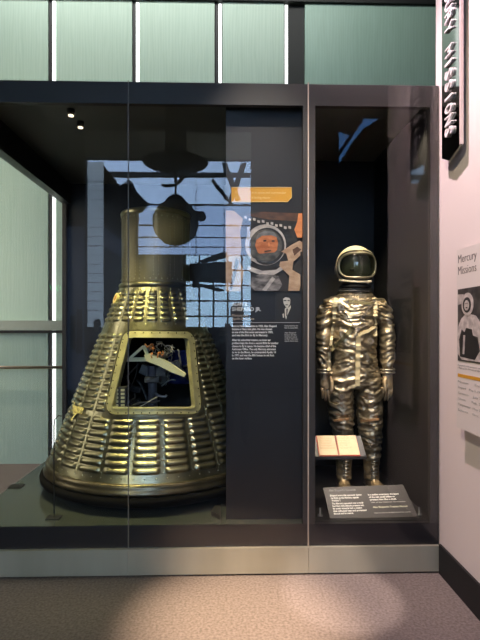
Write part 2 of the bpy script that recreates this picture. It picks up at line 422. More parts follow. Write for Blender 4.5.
# inner lining
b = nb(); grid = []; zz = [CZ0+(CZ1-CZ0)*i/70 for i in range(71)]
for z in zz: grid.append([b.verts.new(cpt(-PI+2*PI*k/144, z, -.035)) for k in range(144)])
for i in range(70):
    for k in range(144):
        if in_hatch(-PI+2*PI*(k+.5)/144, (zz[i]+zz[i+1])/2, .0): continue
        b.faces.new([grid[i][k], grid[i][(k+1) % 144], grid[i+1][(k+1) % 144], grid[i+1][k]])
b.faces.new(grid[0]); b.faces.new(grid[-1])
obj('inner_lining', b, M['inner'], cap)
# seams between shingle columns: thin raised straps
for k in range(NC):
    t = T0+2*PI*k/NC; t = (t+PI) % (2*PI)-PI
    z = CZ0+.10; seg = []; run = []
    while z < CZ1-.05:
        if in_hatch(t, z, .07):
            if len(run) > 1: seg.append(run)
            run = []
        else: run.append(z)
        z += .05
    if len(run) > 1: seg.append(run)
    for rn in seg:
        b = nb(); w_ = .0055; A = [[b.verts.new(cpt(t+sg*w_/crad(a), a, o_)) for sg, o_ in ((-1, -.001), (-1, .003), (1, .003), (1, -.001))] for a in rn]
        for p_, q_ in zip(A[:-1], A[1:]):
            for i in range(4): b.faces.new([p_[i], p_[(i+1) % 4], q_[(i+1) % 4], q_[i]])
        b.faces.new(A[0]); b.faces.new(A[-1])
        obj('seam_strap', b, M['skin'], cap)
# rivets along seams and bands (countless)
b = nb()
def rivet(t, z, r_=None, s=.0055, off=.004):
    c = cpt(t, z, off, r_); n = Vector((c.x-AX, c.y-AY, 0)).normalized(); u = n.cross(Z_)
    vs = [b.verts.new(c+(u*math.cos(i*PI/3)+Z_*math.sin(i*PI/3))*s) for i in range(6)]; top = b.verts.new(c+n*s*.8)
    for i in range(6): b.faces.new([vs[i], vs[(i+1) % 6], top])
for k in range(NC):
    t = (T0+2*PI*k/NC+PI) % (2*PI)-PI
    if abs(t) > 1.9: continue
    z = CZ0+.12
    while z < CZ1-.06:
        if not in_hatch(t, z, .07): rivet(t, z, off=.006)
        z += .075
for z in (CZ0+.03, CZ0+.085, hz_b-.055, hz_t+.09, CZ1-.04):
    r = crad(z); n = int(2*PI*r/.075)
    for k in range(n):
        t = -PI+2*PI*k/n
        if abs(t) < 1.9 and not in_hatch(t, z, .07): rivet(t, z, off=.002)
for k in range(40):
    t = -PI+2*PI*k/40
    if abs(t) < 1.9: rivet(t, 2.42, .282, .004, .003); rivet(t, 1.93, .282, .004, .003)
for t in (-.95, -.52, .0, .46, .9):
    for i in range(17): rivet(t-.07, 1.96+i*.027, .282, .003, .003); rivet(t+.07, 1.96+i*.027, .282, .003, .003)
rv = obj('rivet_heads', b, M['rivet'], cap); rv['kind'] = 'stuff'
# bands and base
b = nb(); lathe(b, [(R0-.012, CZ0+.055), (R0+.003, CZ0+.050), (R0+.004, CZ0+.030), (R0+.012, CZ0+.010), (R0+.020, CZ0-.002), (R0+.018, CZ0-.014), (R0+.006, CZ0-.022), (R0-.06, CZ0-.024), (R0-.06, CZ0+.06)], (AX, AY), 128, True)
M['rim'] = mat('base_rim_metal', (.17, .14, .085), .32, .85, var=(.10, .085, .055), vscale=12, vstretch=(1, 1, 4))
obj('base_ring', b, M['rim'], cap, True)
b = nb(); lathe(b, [(R0-.02, CZ0-.022), (R0+.036, CZ0-.026), (R0+.046, CZ0-.045), (R0+.042, CZ0-.075), (R0-.05, DZ+.025), (R0-.3, DZ+.004), (R0-.45, DZ+.001), (0, DZ+.0005)], (AX, AY), 128)
obj('heat_shield', b, M['shield'], cap, True)
# shoulder ring and neck
b = nb(); lathe(b, [(.27, CZ1-.03), (R1+.014, CZ1-.02), (R1+.015, CZ1+.008), (R1+.004, CZ1+.018), (.27, CZ1+.025)], (AX, AY), 96, True)
obj('shoulder_ring', b, M['skin'], cap, True)
b = nb(); lathe(b, [(.277, CZ1), (.279, 2.46), (.267, 2.475), (.0, 2.475)], (AX, AY), 96)
obj('neck_section', b, M['skin2'], cap, True)
b = nb(); lathe(b, [(.278, 2.445), (.286, 2.45), (.288, 2.474), (.282, 2.485), (.264, 2.485), (.264, 2.445)], (AX, AY), 96, True)
obj('neck_rim', b, M['skin'], cap, True)
for t in (-.95, -.52, .0, .46, .9, 1.6, -1.6, 2.3, -2.3, 3.1):
    q = [cpt(t-.045, 1.912, .0, .276), cpt(t+.045, 1.912, 0, .276), cpt(t+.045, 2.44, 0, .276), cpt(t-.045, 2.44, 0, .276)]
    n = (q[0]+q[1])/2-Vector((AX, AY, 1.912)); obj('neck_strap', prism(nb(), q, n.normalized()*.005), M['skin2'], cap)
# hatch frame: rounded trapezoid, wide, standing proud of the skin
def rounded(poly, rad, n=5):
    out = []
    m_ = len(poly)
    for i in range(m_):
        p0, p1, p2 = Vector(poly[i-1]), Vector(poly[i]), Vector(poly[(i+1) % m_])
        a = p1+(p0-p1).normalized()*rad; c = p1+(p2-p1).normalized()*rad
        for k in range(n+1):
            f = k/n; out.append(a*(1-f)**2+p1*2*f*(1-f)+c*f*f)
    return out
def densify(pts, step):
    out = []
    for i in range(len(pts)):
        a, c = pts[i], pts[(i+1) % len(pts)]; n = max(1, int((c-a).length/step))
        for k in range(n): out.append(a+(c-a)*k/n)
    return out
inn = rounded([(130, 337.5), (186.8, 338), (193.8, 407.3), (113.2, 407.5)], 3.5)
def grow(pts, g):
    c = Vector((153.5, 373)); out = []
    n = len(pts)
    for i in range(n):
        t = pts[(i+1) % n]-pts[i-1]; nrm = Vector((t.y, -t.x)).normalized()
        out.append(pts[i]+nrm*g)
    return out
dn = densify(inn, 2.5)
def hatch_ring(name, g0, g1, o0, o1, m):
    b = nb(); A, B_ = grow(dn, g0), grow(dn, g1); rows = []
    pa = [hit(p.x, p.y) for p in A]; pb = [hit(p.x, p.y) for p in B_]
    R_ = [[b.verts.new(cpt(t, z, off)) for (t, z) in pp] for pp, off in ((pa, o0), (pa, o1), (pb, o1), (pb, o0))]
    n = len(dn)
    for j in range(4):
        A_, B2 = R_[j], R_[(j+1) % 4]
        for i in range(n): b.faces.new([A_[i], A_[(i+1) % n], B2[(i+1) % n], B2[i]])
    return obj(name, b, m, cap)
hatch_ring('hatch_frame', 0, 6.6, -.03, .012, M['hatchf'])
hatch_ring('hatch_lip', .2, 1.5, .0, .018, M['hatchf'])
hatch_ring('hatch_border', 7.6, 9.6, -.01, .010, M['skin'])
b_save = []
b = nb()
for i, p in enumerate(grow(dn, 5)):
    if i % 3 == 0:
        t, z = hit(p.x, p.y); rivet(t, z, None, .0055, .0185)
obj('hatch_bolts', b, M['shield'], cap)['kind'] = 'stuff'
# painted name and round emblem near the left limb, mapped on the skin
M['paint'] = mat('faded_yellow_paint', (.75, .62, .22), .5)
def on_cone(name, body, px0, px1, py, size, m):
    t0, z0 = hit(px0, py); t1, _ = hit(px1, py)
    cu = bpy.data.curves.new(name, 'FONT'); cu.body = body; cu.size = size; cu.extrude = .001; cu.offset = .002
    t = bpy.data.objects.new(name, cu); C.objects.link(t); bpy.context.view_layer.update()
    me = bpy.data.meshes.new_from_object(t.evaluated_get(bpy.context.evaluated_depsgraph_get())); bpy.data.objects.remove(t)
    wd = max(v.co.x for v in me.vertices)
    for v in me.vertices: v.co = cpt(t0+(t1-t0)*v.co.x/wd, z0+v.co.y, .016+v.co.z)
    me.materials.clear(); me.materials.append(m); o = bpy.data.objects.new(name, me); C.objects.link(o)
    o.parent = cap; o.matrix_parent_inverse = Matrix.Translation(-cap.location); return o
on_cone('painted_name', 'Freedom', 73.5, 85, 410, .085, M['paint'])['label'] = 'faded yellow lettering on the left flank'
on_cone('painted_number', '7', 72.5, 77, 419, .075, M['paint'])
b = nb(); t, z = hit(117.5, 298); c = cpt(t, z, .018); n = Vector((math.cos(phi0+t), math.sin(phi0+t), .35)).normalized(); u = n.cross(Z_).normalized(); v2 = n.cross(u)
prism(b, [c+(u*math.cos(a*PI/12)+v2*math.sin(a*PI/12))*.045 for a in range(24)], -n*.025)
obj('round_emblem', b, M['paint'], cap)
b = nb(); prism(b, [c+n*.002+(u*math.cos(a*PI/8)+v2*math.sin(a*PI/8))*.022 for a in range(16)], -n*.003)
M['rust'] = mat('orange_paint', (.55, .22, .05), .5)
obj('emblem_center', b, M['rust'], cap)
# inside the hatch
M['cream_metal'] = mat('pale_bracket_metal', (.62, .58, .34), .45, .3)
M['blue'] = mat('blue_cloth', (.03, .04, .22), .7)
M['copper'] = mat('copper_wire', (.55, .22, .08), .4, .4)
M['silverish'] = mat('dull_alloy', (.35, .36, .36), .4, .7)
def bar(b, pts, wz, wy):
    for a, c in zip(pts[:-1], pts[1:]):
        a = Vector(a); c = Vector(c); d = (c-a).normalized(); n = Y_.cross(d).normalized()
        prism(b, [a-n*wz, a+n*wz, c+n*wz, c-n*wz], (0, wy, 0))
b = nb(); bar(b, [P(116, 360, 3.62), P(148, 359.5, 3.62)], .014, .05); prism(b, [P(144, 355, 3.56), P(150, 353.5, 3.56), P(166, 361, 3.56), P(177, 368, 3.56), P(186, 374.5, 3.56), P(184, 377, 3.56), P(172, 372.5, 3.56), P(158, 365.5, 3.56), P(146, 361, 3.56)], (0, .06, 0))
bar(b, [P(130, 358, 3.61), P(143, 346.5, 3.61)], .009, .04); bar(b, [P(143, 346, 3.60), P(149, 359, 3.60)], .010, .04)
for i in range(6): q = P(152+i*5, 358+i*2.5, 3.598); box(b, q.x-.006, q.x+.006, 3.585, 3.60, q.z-.006, q.z+.006)
obj('bracket_arm', b, M['cream_metal'], cap)
b = nb()
for i in range(26):
    p = P(random.uniform(144, 170), random.uniform(344, 360), random.uniform(3.58, 3.7)); pts = [p]
    for j in range(5): p = p+Vector((random.uniform(-.03, .035), random.uniform(-.02, .02), random.uniform(-.03, .02))); pts.append(p)
    tube(b, pts, .0035, 5)
obj('wire_bundle', b, M['silverish'], cap, True)
b = nb()
for i in range(9):
    p = P(random.uniform(150, 164), random.uniform(344, 354), 3.57); pts = [p]
    for j in range(4): p = p+Vector((random.uniform(-.02, .02), random.uniform(-.02, .02), random.uniform(-.025, .015))); pts.append(p)
    tube(b, pts, .005, 5)
obj('orange_wires', b, M['copper'], cap, True)
b = nb(); q0, q1 = P(168, 384, 3.85), P(194, 350, 3.85)
N = 10; g = [[b.verts.new((q0.x+(q1.x-q0.x)*i/N, 3.85+.02*math.sin(i*1.7)+.015*math.sin(j*2.1+i), q0.z+(q1.z-q0.z)*j/N)) for i in range(N+1)] for j in range(N+1)]
for j in range(N):
    for i in range(N): b.faces.new([g[j][i], g[j][i+1], g[j+1][i+1], g[j+1][i]])
bmesh.ops.solidify(b, geom=b.faces[:], thickness=.02)
obj('blue_couch_cloth', b, M['blue'], cap, True)
b = nb(); q = P(121, 397, 3.5); box(b, q.x-.05, q.x+.045, 3.46, 3.54, q.z-.07, q.z+.075)
obj('switch_panel', b, M['dark'], cap)
b = nb()
for i in range(5):
    for j in range(2): box(b, q.x-.035+j*.045, q.x-.010+j*.045, 3.448, 3.461, q.z-.06+i*.027, q.z-.045+i*.027)
obj('switches', b, M['cream_metal'], cap)
M['equip'] = mat('equipment_dark', (.05, .05, .048), .4, .4)
rr = random.Random(9)
for i in range(26):
    px, py = rr.uniform(124, 186), rr.uniform(364, 405); p = P(px, py, rr.uniform(3.6, 3.95)); b = nb()
    kind = i % 3
    if kind == 0:
        w_, h_ = rr.uniform(.02, .06), rr.uniform(.02, .05); box(b, -w_, w_, -.04, .04, -h_, h_); box(b, -w_*.7, w_*.7, -.046, -.04, -h_*.6, h_*.6)
        bmesh.ops.rotate(b, verts=b.verts[:], cent=(0, 0, 0), matrix=Matrix.Rotation(rr.uniform(-.5, .5), 3, 'Y')); bmesh.ops.translate(b, verts=b.verts[:], vec=p)
        obj('equipment_box', b, M['equip'], cap)
    else:
        pts = [p]; d_ = Vector((rr.uniform(-1, 1), rr.uniform(-.3, .3), rr.uniform(-1, 1)))*.03
        for j in range(5): d_ += Vector((rr.uniform(-1, 1), 0, rr.uniform(-1, 1)))*.018; pts.append(pts[-1]+d_)
        obj('cabin_hose', tube(b, pts, rr.uniform(.004, .010), 7), M['equip'] if kind == 1 else M['silverish'], cap, True)
b = nb(); tube(b, [P(153, 408, 3.7), P(152, 366, 3.72)], .035, 12)  # grey tube added in place of a reflection over the hatch
obj('seat_column', b, mat('column_grey', (.10, .10, .12), .6), cap, True)
b = nb(); tube(b, [P(138, 408, 3.45), P(158, 396.5, 3.5)], .004, 6)
obj('control_lever', b, M['silverish'], cap, True)

# thin rod with hook and foot, two black deck pads
rp = P(54, 516, 3.14)
t = thing('rod_stand', 'thin dark rod with hooked top on a black foot beside the capsule base', 'rod stand', (rp.x, rp.y, DZ))
obj('rod', tube(nb(), [(rp.x, rp.y, DZ+.006), (rp.x, rp.y, DZ+.60), (rp.x+.006, rp.y, DZ+.64), (rp.x+.03, rp.y, DZ+.665), (rp.x+.05, rp.y, DZ+.66)], .0035, 8), M['dark'], t, True)
obj('foot', bx(rp.x-.045, rp.x+.04, rp.y-.035, rp.y+.035, DZ, DZ+.007), M['black'], t)
d = ray(17, 486.5); k = (DZ-CH)/d.z; p = Vector((0, 0, CH))+d*k
tag(obj('deck_pad', bx(p.x-.055, p.x+.045, p.y-.045, p.y+.045, DZ+.0005, DZ+.006), M['black']), 'small flat black pad on the case deck at the left edge', 'pad')
p = P(222, 515, 3.2)
tag(obj('floor_bracket', prism(nb(), [(p.x-.07, 3.15, DZ+.0005), (p.x-.01, 3.075, DZ+.0005), (p.x-.01, 3.25, DZ+.0005), (p.x-.05, 3.25, DZ+.0005)], (0, 0, .03)), M['black']), 'low black bracket on the deck beside the foot of the info panel', 'bracket')

# ================================================================== INFO PANEL
PY = 3.085
ip = thing('info_panel', 'tall dark grey display panel with astronaut photo and white text beside the capsule', 'info panel', (.24, PY, DZ))
M['panel'] = mat('panel_charcoal', (.014, .014, .016), .5)
xa, xb = P(226, 300, PY).x, P(303, 300, PY).x
obj('board', bx(xa, xb, PY, PY+.035, DZ+.0005, 3.03), M['panel'], ip)
def pp(px, py, o=0): return P(px, py, PY)-Vector((0, o, 0))
def flat(name, pts, m, o0, th=.0012, parent=ip):
    return obj(name, prism(nb(), [pp(x, y, o0) for x, y in pts], (0, -th, 0)), m, parent)
pl = flat('ochre_label', [(231.5, 187.5), (291.5, 187.5), (291.5, 197.5), (287.5, 202), (231.5, 202)], M['ochre'], 0, .002)
b = nb(); L_ = [(231.5, 187.5), (291.5, 187.5), (291.5, 197.5), (287.5, 202), (231.5, 202)]
tube(b, [pp(x, y, .003) for x, y in L_], .0022, 6, True)
obj('label_outline', b, M['ochre_line'], pl)
text('label_text', 'First American in space and commander', .022, pp(235, 193.5, .0022), X_, Z_, M['ochre_line'], pl, width=pp(286, 0).x-pp(235, 0).x)
text('label_text', 'of the third lunar landing mission', .022, pp(235, 198.5, .0022), X_, Z_, M['ochre_line'], pl, width=pp(270, 0).x-pp(235, 0).x)
# photograph of the astronaut in his couch
ph = flat('photo_print', [(225.6, 210.5), (304.4, 213.5), (304.4, 291.5), (225.6, 291.5)], mat('photo_shadow', (.035, .028, .024), .5), 0, .002)
ph['label'] = 'colour photo of a helmeted astronaut lying in his couch'
pm = {k: mat('photo_'+k, c, .5, var=vv, vscale=18, vstretch=(1, 1, 2)) for k, c, vv in (
    ('cloth', (.55, .38, .25), (.40, .25, .15)), ('skin', (.62, .22, .08), (.40, .11, .03)), ('white', (.62, .56, .50), (.36, .32, .30)), ('grey', (.22, .22, .21), (.10, .10, .10)),
    ('orange', (.75, .28, .10), (.6, .2, .06)), ('visor', (.13, .12, .10), (.03, .03, .03)), ('lace', (.30, .27, .25), (.04, .036, .035)), ('dark', (.012, .011, .011), (.03, .028, .026)), ('brown', (.13, .06, .03), (.06, .03, .02)))}
def ell(cx, cy, rx, ry, rot=0, n=28, a0=0, a1=2*PI):
    out = []
    for i in range(n):
        a = a0+(a1-a0)*i/n; x, y = rx*math.cos(a), ry*math.sin(a)
        out.append((cx+x*math.cos(rot)-y*math.sin(rot), cy+x*math.sin(rot)+y*math.cos(rot)))
    return out
lay = [0]
def pic(name, pts, key):
    lay[0] += 1; return flat(name, pts, pm[key], .002+lay[0]*.0006, .0005, ph)
pic('backdrop_shade', [(240, 212), (304, 214), (304, 230), (246, 222)], 'dark')
pic('collar_cloth', [(262, 211.8), (304, 213.6), (304, 222), (268, 219.5), (244, 215)], 'brown')
pic('sleeve', [(225.8, 210.6), (234, 211), (243, 219), (240, 232), (241.5, 247), (239.5, 262), (244, 271), (240, 291.3), (225.8, 291.3)], 'cloth')
pic('sleeve_fold', [(236, 257), (239, 262), (232, 290), (229.5, 290)], 'brown')
pic('helmet_ring', ell(268, 244, 26, 24, .25), 'dark')
pic('helmet_shell', ell(265.5, 245, 20.5, 20.5, .2), 'white')
pic('helmet_inner', ell(266.8, 246.5, 17.6, 18.6, .2), 'dark')
pic('visor_pane', ell(265.5, 246, 16.5, 16.5, .2), 'visor')
pic('face', [(257, 237), (262, 233), (270, 233.5), (276, 236), (278, 243), (277, 250), (272, 255), (264, 256), (258, 253), (255, 246)], 'skin')
pic('cap_hood', [(255, 241), (258, 234), (265, 231), (274, 232.5), (278, 238), (271, 235.5), (262, 236)], 'grey')
pic('eye', [(263, 240.5), (266, 240), (266.5, 241.5), (263.5, 242)], 'dark')
pic('eye', [(271.5, 240.5), (274.5, 240.5), (274.5, 242), (271.5, 242)], 'dark')
pic('nose', [(268.5, 241), (270.5, 246.5), (267.5, 247)], 'orange')
pic('mouth', [(264, 251), (271, 250), (270.5, 251.6), (264.5, 252.4)], 'brown')
pic('chin_mask', [(257, 254), (264, 253.6), (274, 252.6), (275, 257), (268, 261), (259, 260)], 'visor')
pic('neck_ring', [(248, 266), (262, 271), (276, 270), (284, 264), (284, 269), (274, 275), (260, 275), (247, 270)], 'white')
pic('chest_laces', [(248, 277), (262, 274), (278, 276), (282, 285), (278, 291), (255, 291), (249, 285)], 'lace')
pic('strap', [(262, 290), (272, 277), (275, 279), (266, 291)], 'white')
pic('arm_right', [(281, 252), (290, 246), (299, 241), (304, 244), (304, 252), (293, 262), (292, 270), (302, 276), (299, 291), (288, 291), (289, 276), (279, 266), (280, 262), (288, 261), (286, 254)], 'cloth')
pic('arm_shadow', [(292, 250), (297, 247), (301, 250), (294, 256)], 'brown')
pic('hand', [(298, 214), (304, 213.6), (304, 238), (297, 238), (294, 230), (297, 222)], 'orange')
pic('couch_shadow', [(300, 252), (304, 252), (304, 291), (300, 291)], 'dark')
b = nb()
for i in range(11):
    x = 244+i*4.4; y = 216.5+i*1.0+(i % 2)*1.2
    prism(b, [pp(x, y, .0176), pp(x+2.6, y+.4, .0176), pp(x+2.6, y+3, .0176), pp(x, y+2.4, .0176)], (0, -.0005, 0))
obj('helmet_lacing', b, pm['white'], ph)
pic('highlight', [(247, 228), (250, 226), (249, 236), (247, 238)], 'white')
pic('glint', [(249, 257), (255, 259), (257, 262), (251, 261)], 'white')
# heading, texts, portrait
text('heading', 'ALAN B.', .034, pp(232, 305.8, .0005), X_, Z_, M['white_text'], ip, bold=.0004, width=pp(248, 0).x-pp(232, 0).x)
text('heading', 'SHEPARD JR.', .034, pp(232, 310.9, .0005), X_, Z_, M['white_text'], ip, bold=.0004, width=pp(261, 0).x-pp(232, 0).x)
text('subheading', 'Mercury and\nApollo Astronaut', .0225, pp(232, 316.5, .0005), X_, Z_, mat('warm_print', (.70, .55, .42), .6), ip, line=.95, width=pp(254, 0).x-pp(232, 0).x)
obj('rule_line', box(nb(), pp(230, 0).x, pp(300, 0).x, PY-.0015, PY, pp(0, 322.8).z, pp(0, 322.2).z), M['grey_text'], ip)
P1 = ['Navy test pilot Alan Shepard', 'became a Navy test pilot. He was chosen', 'as one of the first seven astronauts in 1959,', 'and was the first to fly in Mercury.']
P1[0] = 'Born in New Hampshire in 1923, Alan Shepard'
P2 = ['After his suborbital mission, an inner ear', 'problem kept him from a second flight for another', 'chance to fly in space. He became chief of the', 'Astronaut Office. The only Mercury astronaut', 'to go to the Moon, he commanded Apollo 14', 'in 1971 and was the fifth human to set foot', 'on the lunar surface.']
for ls, y0, ws in ((P1, 327.0, (276.5, 272, 273, 268)), (P2, 341.0, (271, 278.5, 276, 276, 276, 274, 252))):
    for i, (s, wv_) in enumerate(zip(ls, ws)):
        text('body_text', s, .0185, pp(232, y0+i*3.05, .0005), X_, Z_, M['white_text'], ip, bold=.0007, width=pp(wv_, 0).x-pp(232, 0).x)
for i, (s, wv_) in enumerate((('Hand-picked for the', 298), ('first U.S. manned flight', 298))): text('caption_text', s, .013, pp(284.5, 326.4+i*2.1, .0005), X_, Z_, M['grey_text'], ip, bold=.0004, width=pp(wv_, 0).x-pp(284.5, 0).x)
for i, (s, wv_) in enumerate((('Alan Shepard', 296), ('became the first', 296.5), ('American in space', 297), ('on May 5, 1961, in the', 298), ('capsule shown here', 298))): text('caption_text', s, .013, pp(284.5, 333.4+i*2.05, .0005), X_, Z_, M['grey_text'], ip, bold=.0004, width=pp(wv_, 0).x-pp(284.5, 0).x)
po = flat('portrait_print', [(275.5, 292.3), (303, 292.3), (303, 322), (275.5, 322)], mat('portrait_black', (.022, .021, .02), .5), 0, .0012)
lay[0] = 0
def pic2(name, pts, m): lay[0] += 1; return flat(name, pts, m, .0012+lay[0]*.0006, .0005, po)
pw = mat('portrait_white', (.62, .58, .50), .5); pg = mat('portrait_black_ink', (.012, .012, .012), .5)
pic2('face', [(283, 298), (285.5, 296.3), (288.5, 296.3), (290.3, 299), (290, 304), (288, 307.5), (285.8, 307), (283.6, 303.5)], pw)
pic2('hair', [(282.8, 299), (283.5, 296), (287, 294.8), (290.3, 296.3), (290.8, 300.5), (289.3, 298), (285.5, 297.2)], pg)
pic2('brow_shadow', [(283.6, 300.2), (286.4, 300.0), (286.4, 301.1), (283.8, 301.2)], pg); pic2('brow_shadow', [(287.4, 300.0), (289.8, 300.2), (289.6, 301.1), (287.4, 301.0)], pg)
pic2('mouth', [(285.2, 304.5), (288.2, 304.5), (287.8, 305.3), (285.4, 305.3)], pg)
pic2('shirt', [(284.6, 309), (286, 307.4), (288.5, 307.6), (290.6, 305.2), (290.8, 307.5), (287.2, 315.5), (286, 319.5), (284.8, 316)], pw)
pic2('tie', [(286.3, 308.6), (287.7, 308.6), (287, 316.5), (286.2, 316)], pg)
pic2('pocket_square', [(282.3, 314), (283.8, 313.4), (284, 318), (282.8, 317.6)], pw)

# ================================================================== SPACESUIT
SY = 3.65
K = SY/480
def S(px, py, dy=0): p = P(px, py, SY); p.y += dy; return p
suit_m = mat('aluminized_nylon', (.52, .44, .31), .34, .85, var=(.29, .24, .165), vscale=22, vstretch=(1, 1, 1.6), bump=.35, bscale=70, bstretch=(1, 1, 2.5))
suit_d = mat('dark_nylon', (.10, .085, .07), .5, .3)
strap_m = mat('webbing_tan', (.50, .42, .26), .6)
strap_o = mat('webbing_olive', (.16, .14, .07), .6)
metal_b = mat('worn_alloy', (.55, .50, .42), .28, .9)
suit = thing('spacesuit', 'silver pressure suit with white helmet standing in the dark right bay', 'spacesuit', S(354, 489.9))
def limb(bm, secs, seg=20):           # secs: (px, py, halfwidth px, half depth m, dy)
    rings = []
    n = len(secs)
    for i, (cx, cy, hw, hd, dy) in enumerate(secs):
        c = S(cx, cy, dy); a = S(*secs[max(0, i-1)][:2], secs[max(0, i-1)][4]); e = S(*secs[min(n-1, i+1)][:2], secs[min(n-1, i+1)][4])
        t = (e-a).normalized(); u = Y_.cross(t).normalized(); v = t.cross(u)
        rings.append([bm.verts.new(c+u*math.cos(2*PI*k/seg)*hw*K+v*math.sin(2*PI*k/seg)*hd) for k in range(seg)])
    for A, B_ in zip(rings[:-1], rings[1:]):
        for k in range(seg): bm.faces.new([A[k], A[(k+1) % seg], B_[(k+1) % seg], B_[k]])
    bm.faces.new(rings[0]); bm.faces.new(list(reversed(rings[-1]))); return bm
def remeshed(name, bm, m, parent, vox, disp=None, smooth_it=2):
    bmesh.ops.recalc_face_normals(bm, faces=bm.faces[:])
    me = bpy.data.meshes.new(name); bm.to_mesh(me); bm.free(); o = bpy.data.objects.new(name, me); C.objects.link(o)
    md = o.modifiers.new('r', 'REMESH'); md.mode = 'VOXEL'; md.voxel_size = vox; md.use_smooth_shade = True
    ms = o.modifiers.new('s', 'SMOOTH'); ms.iterations = smooth_it; ms.factor = .5
    bpy.context.view_layer.update()
    m2 = bpy.data.meshes.new_from_object(o.evaluated_get(bpy.context.evaluated_depsgraph_get())); bpy.data.objects.remove(o)
    m2.name = name
    if disp:
        nrm = [v.normal.copy() for v in m2.vertices]
        for v, n in zip(m2.vertices, nrm): v.co = v.co+n*disp(v.co)
    m2.materials.clear(); m2.materials.append(m)
    for p in m2.polygons: p.use_smooth = True
    o = bpy.data.objects.new(name, m2); C.objects.link(o); o.parent = parent; o.matrix_parent_inverse = Matrix.Translation(-parent.location)
    return o
def folds(p):
    w_ = noise.noise(p*6)*.35; q = Vector((p.x*6+w_*3, p.y*5, p.z*25+w_*6+p.x*5))
    r1 = 1-abs(noise.noise(q))*2.4
    q2 = Vector((p.x*16+w_, p.y*13+7, p.z*46-p.x*14+w_*5)); r2 = 1-abs(noise.noise(q2))*2.4
    return .012*max(-.3, r1)-.007+.006*r2
b = nb()
limb(b, [(355, 287.5, 12, .085, .01), (355, 293, 15.5, .095, .01), (355, 297, 20, .105, .01), (355, 302, 25, .12, .01), (355, 312, 26, .135, .01), (354.5, 325, 23.2, .14, .0), (354, 340, 22, .135, -.005),
         (354, 352, 21.5, .13, -.005), (354, 365, 23, .13, 0), (354, 377, 26.5, .135, 0), (354, 387, 26, .125, 0)], 28)
limb(b, [(341, 378, 13.5, .12, 0), (340, 390, 13.3, .12, 0), (340, 402, 12.6, .115, 0), (341, 414, 11.6, .105, -.01), (341.8, 424, 11, .10, -.01), (342.6, 434, 9.8, .095, 0), (343.6, 446, 8.8, .085, .01), (344.6, 458, 8.2, .075, .02)])
limb(b, [(367, 378, 13.5, .12, 0), (368.3, 390, 13.3, .12, 0), (368.8, 402, 12.6, .115, 0), (369.3, 414, 12, .105, -.01), (369.8, 424, 11.6, .10, -.01), (370.3, 434, 11, .095, 0), (371.3, 446, 9.8, .085, .01), (372.3, 458, 8.6, .075, .02)])
limb(b, [(340, 303, 8, .08, .01), (330.5, 307, 9, .085, .01), (325.3, 314, 8.2, .075, .01), (323.4, 325, 7.2, .068, 0), (322.8, 338, 7.0, .064, -.01), (323.2, 350, 7.2, .060, -.02), (323.4, 361, 6.4, .053, -.03), (323.6, 369, 5.6, .045, -.04)])
limb(b, [(370, 303, 8, .08, .01), (379.5, 307, 9, .085, .01), (384.5, 314, 8.2, .075, .01), (386.4, 325, 7.2, .068, 0), (387.0, 338, 7.0, .064, -.01), (386.6, 350, 7.2, .060, -.02), (386.2, 361, 6.4, .053, -.03), (385.8, 369, 5.6, .045, -.04)])
body = remeshed('suit_body', b, suit_m, suit, .0075, folds)
bvh = BVHTree.FromPolygons([v.co.copy() for v in body.data.vertices], [list(p.vertices) for p in body.data.polygons])
def surf(px, py, off=.004):
    o = Vector((0, 0, CH)); d = ray(px, py).normalized(); h = bvh.ray_cast(o, d)
    return (h[0]-d*off) if h[0] else S(px, py, -.14)
def ribbon(name, pts, wpx, m, parent=None, off=.009, th=.004, n=14):
    parent = parent or suit
    L = []
    for a, c in zip(pts[:-1], pts[1:]):
        for i in range(n): L.append((a[0]+(c[0]-a[0])*i/n, a[1]+(c[1]-a[1])*i/n))
    L.append(pts[-1]); b = nb(); rows = []
    ys = []
    for (x, y) in L: ys.append(surf(x, y, off).y)
    for _ in range(3): ys = [min(ys[i], (ys[max(0, i-1)]+ys[i]+ys[min(len(ys)-1, i+1)])/3) for i in range(len(ys))]
    for i, (x, y) in enumerate(L):
        x1, y1 = L[min(i+1, len(L)-1)]; x0, y0 = L[max(i-1, 0)]; t = Vector((x1-x0, y1-y0)).normalized(); nx, ny = -t.y, t.x
        A = P(x+nx*wpx/2, y+ny*wpx/2, ys[i]); B_ = P(x-nx*wpx/2, y-ny*wpx/2, ys[i])
        rows.append([b.verts.new(A), b.verts.new(B_), b.verts.new(B_+Y_*(th+off)), b.verts.new(A+Y_*(th+off))])
    for A, B_ in zip(rows[:-1], rows[1:]):
        for k in range(4): b.faces.new([A[k], A[(k+1) % 4], B_[(k+1) % 4], B_[k]])
    b.faces.new(rows[0]); b.faces.new(list(reversed(rows[-1])))
    return obj(name, b, m, parent)
def cord(name, pts, r, m, off=.006, n=10):
    L = []
    for a, c in zip(pts[:-1], pts[1:]):
        for i in range(n): L.append((a[0]+(c[0]-a[0])*i/n, a[1]+(c[1]-a[1])*i/n))
    L.append(pts[-1]); return obj(name, tube(nb(), [surf(x, y, off) for x, y in L], r, 6), m, suit, True)
ribbon('shoulder_strap', [(336, 297.5), (334.5, 305), (334.5, 319)], 4, strap_m)
ribbon('shoulder_strap', [(374, 297.5), (375.6, 305), (375.3, 318)], 4, strap_m)
ribbon('side_strap', [(334, 322), (332, 336), (329.5, 355), (329, 372)], 2.6, strap_m)
ribbon('side_strap', [(375.3, 318), (376, 328), (375.5, 336)], 2.4, strap_m)
ribbon('chest_strap', [(349, 301.5), (360, 302.5), (374, 304)], 3.2, strap_o)
ribbon('center_strap', [(358.5, 336), (358.3, 352), (357.8, 368), (357.5, 386)], 4.6, strap_m)
ribbon('waist_strap', [(331, 350), (341, 341), (353, 327.5)], 4, strap_o)
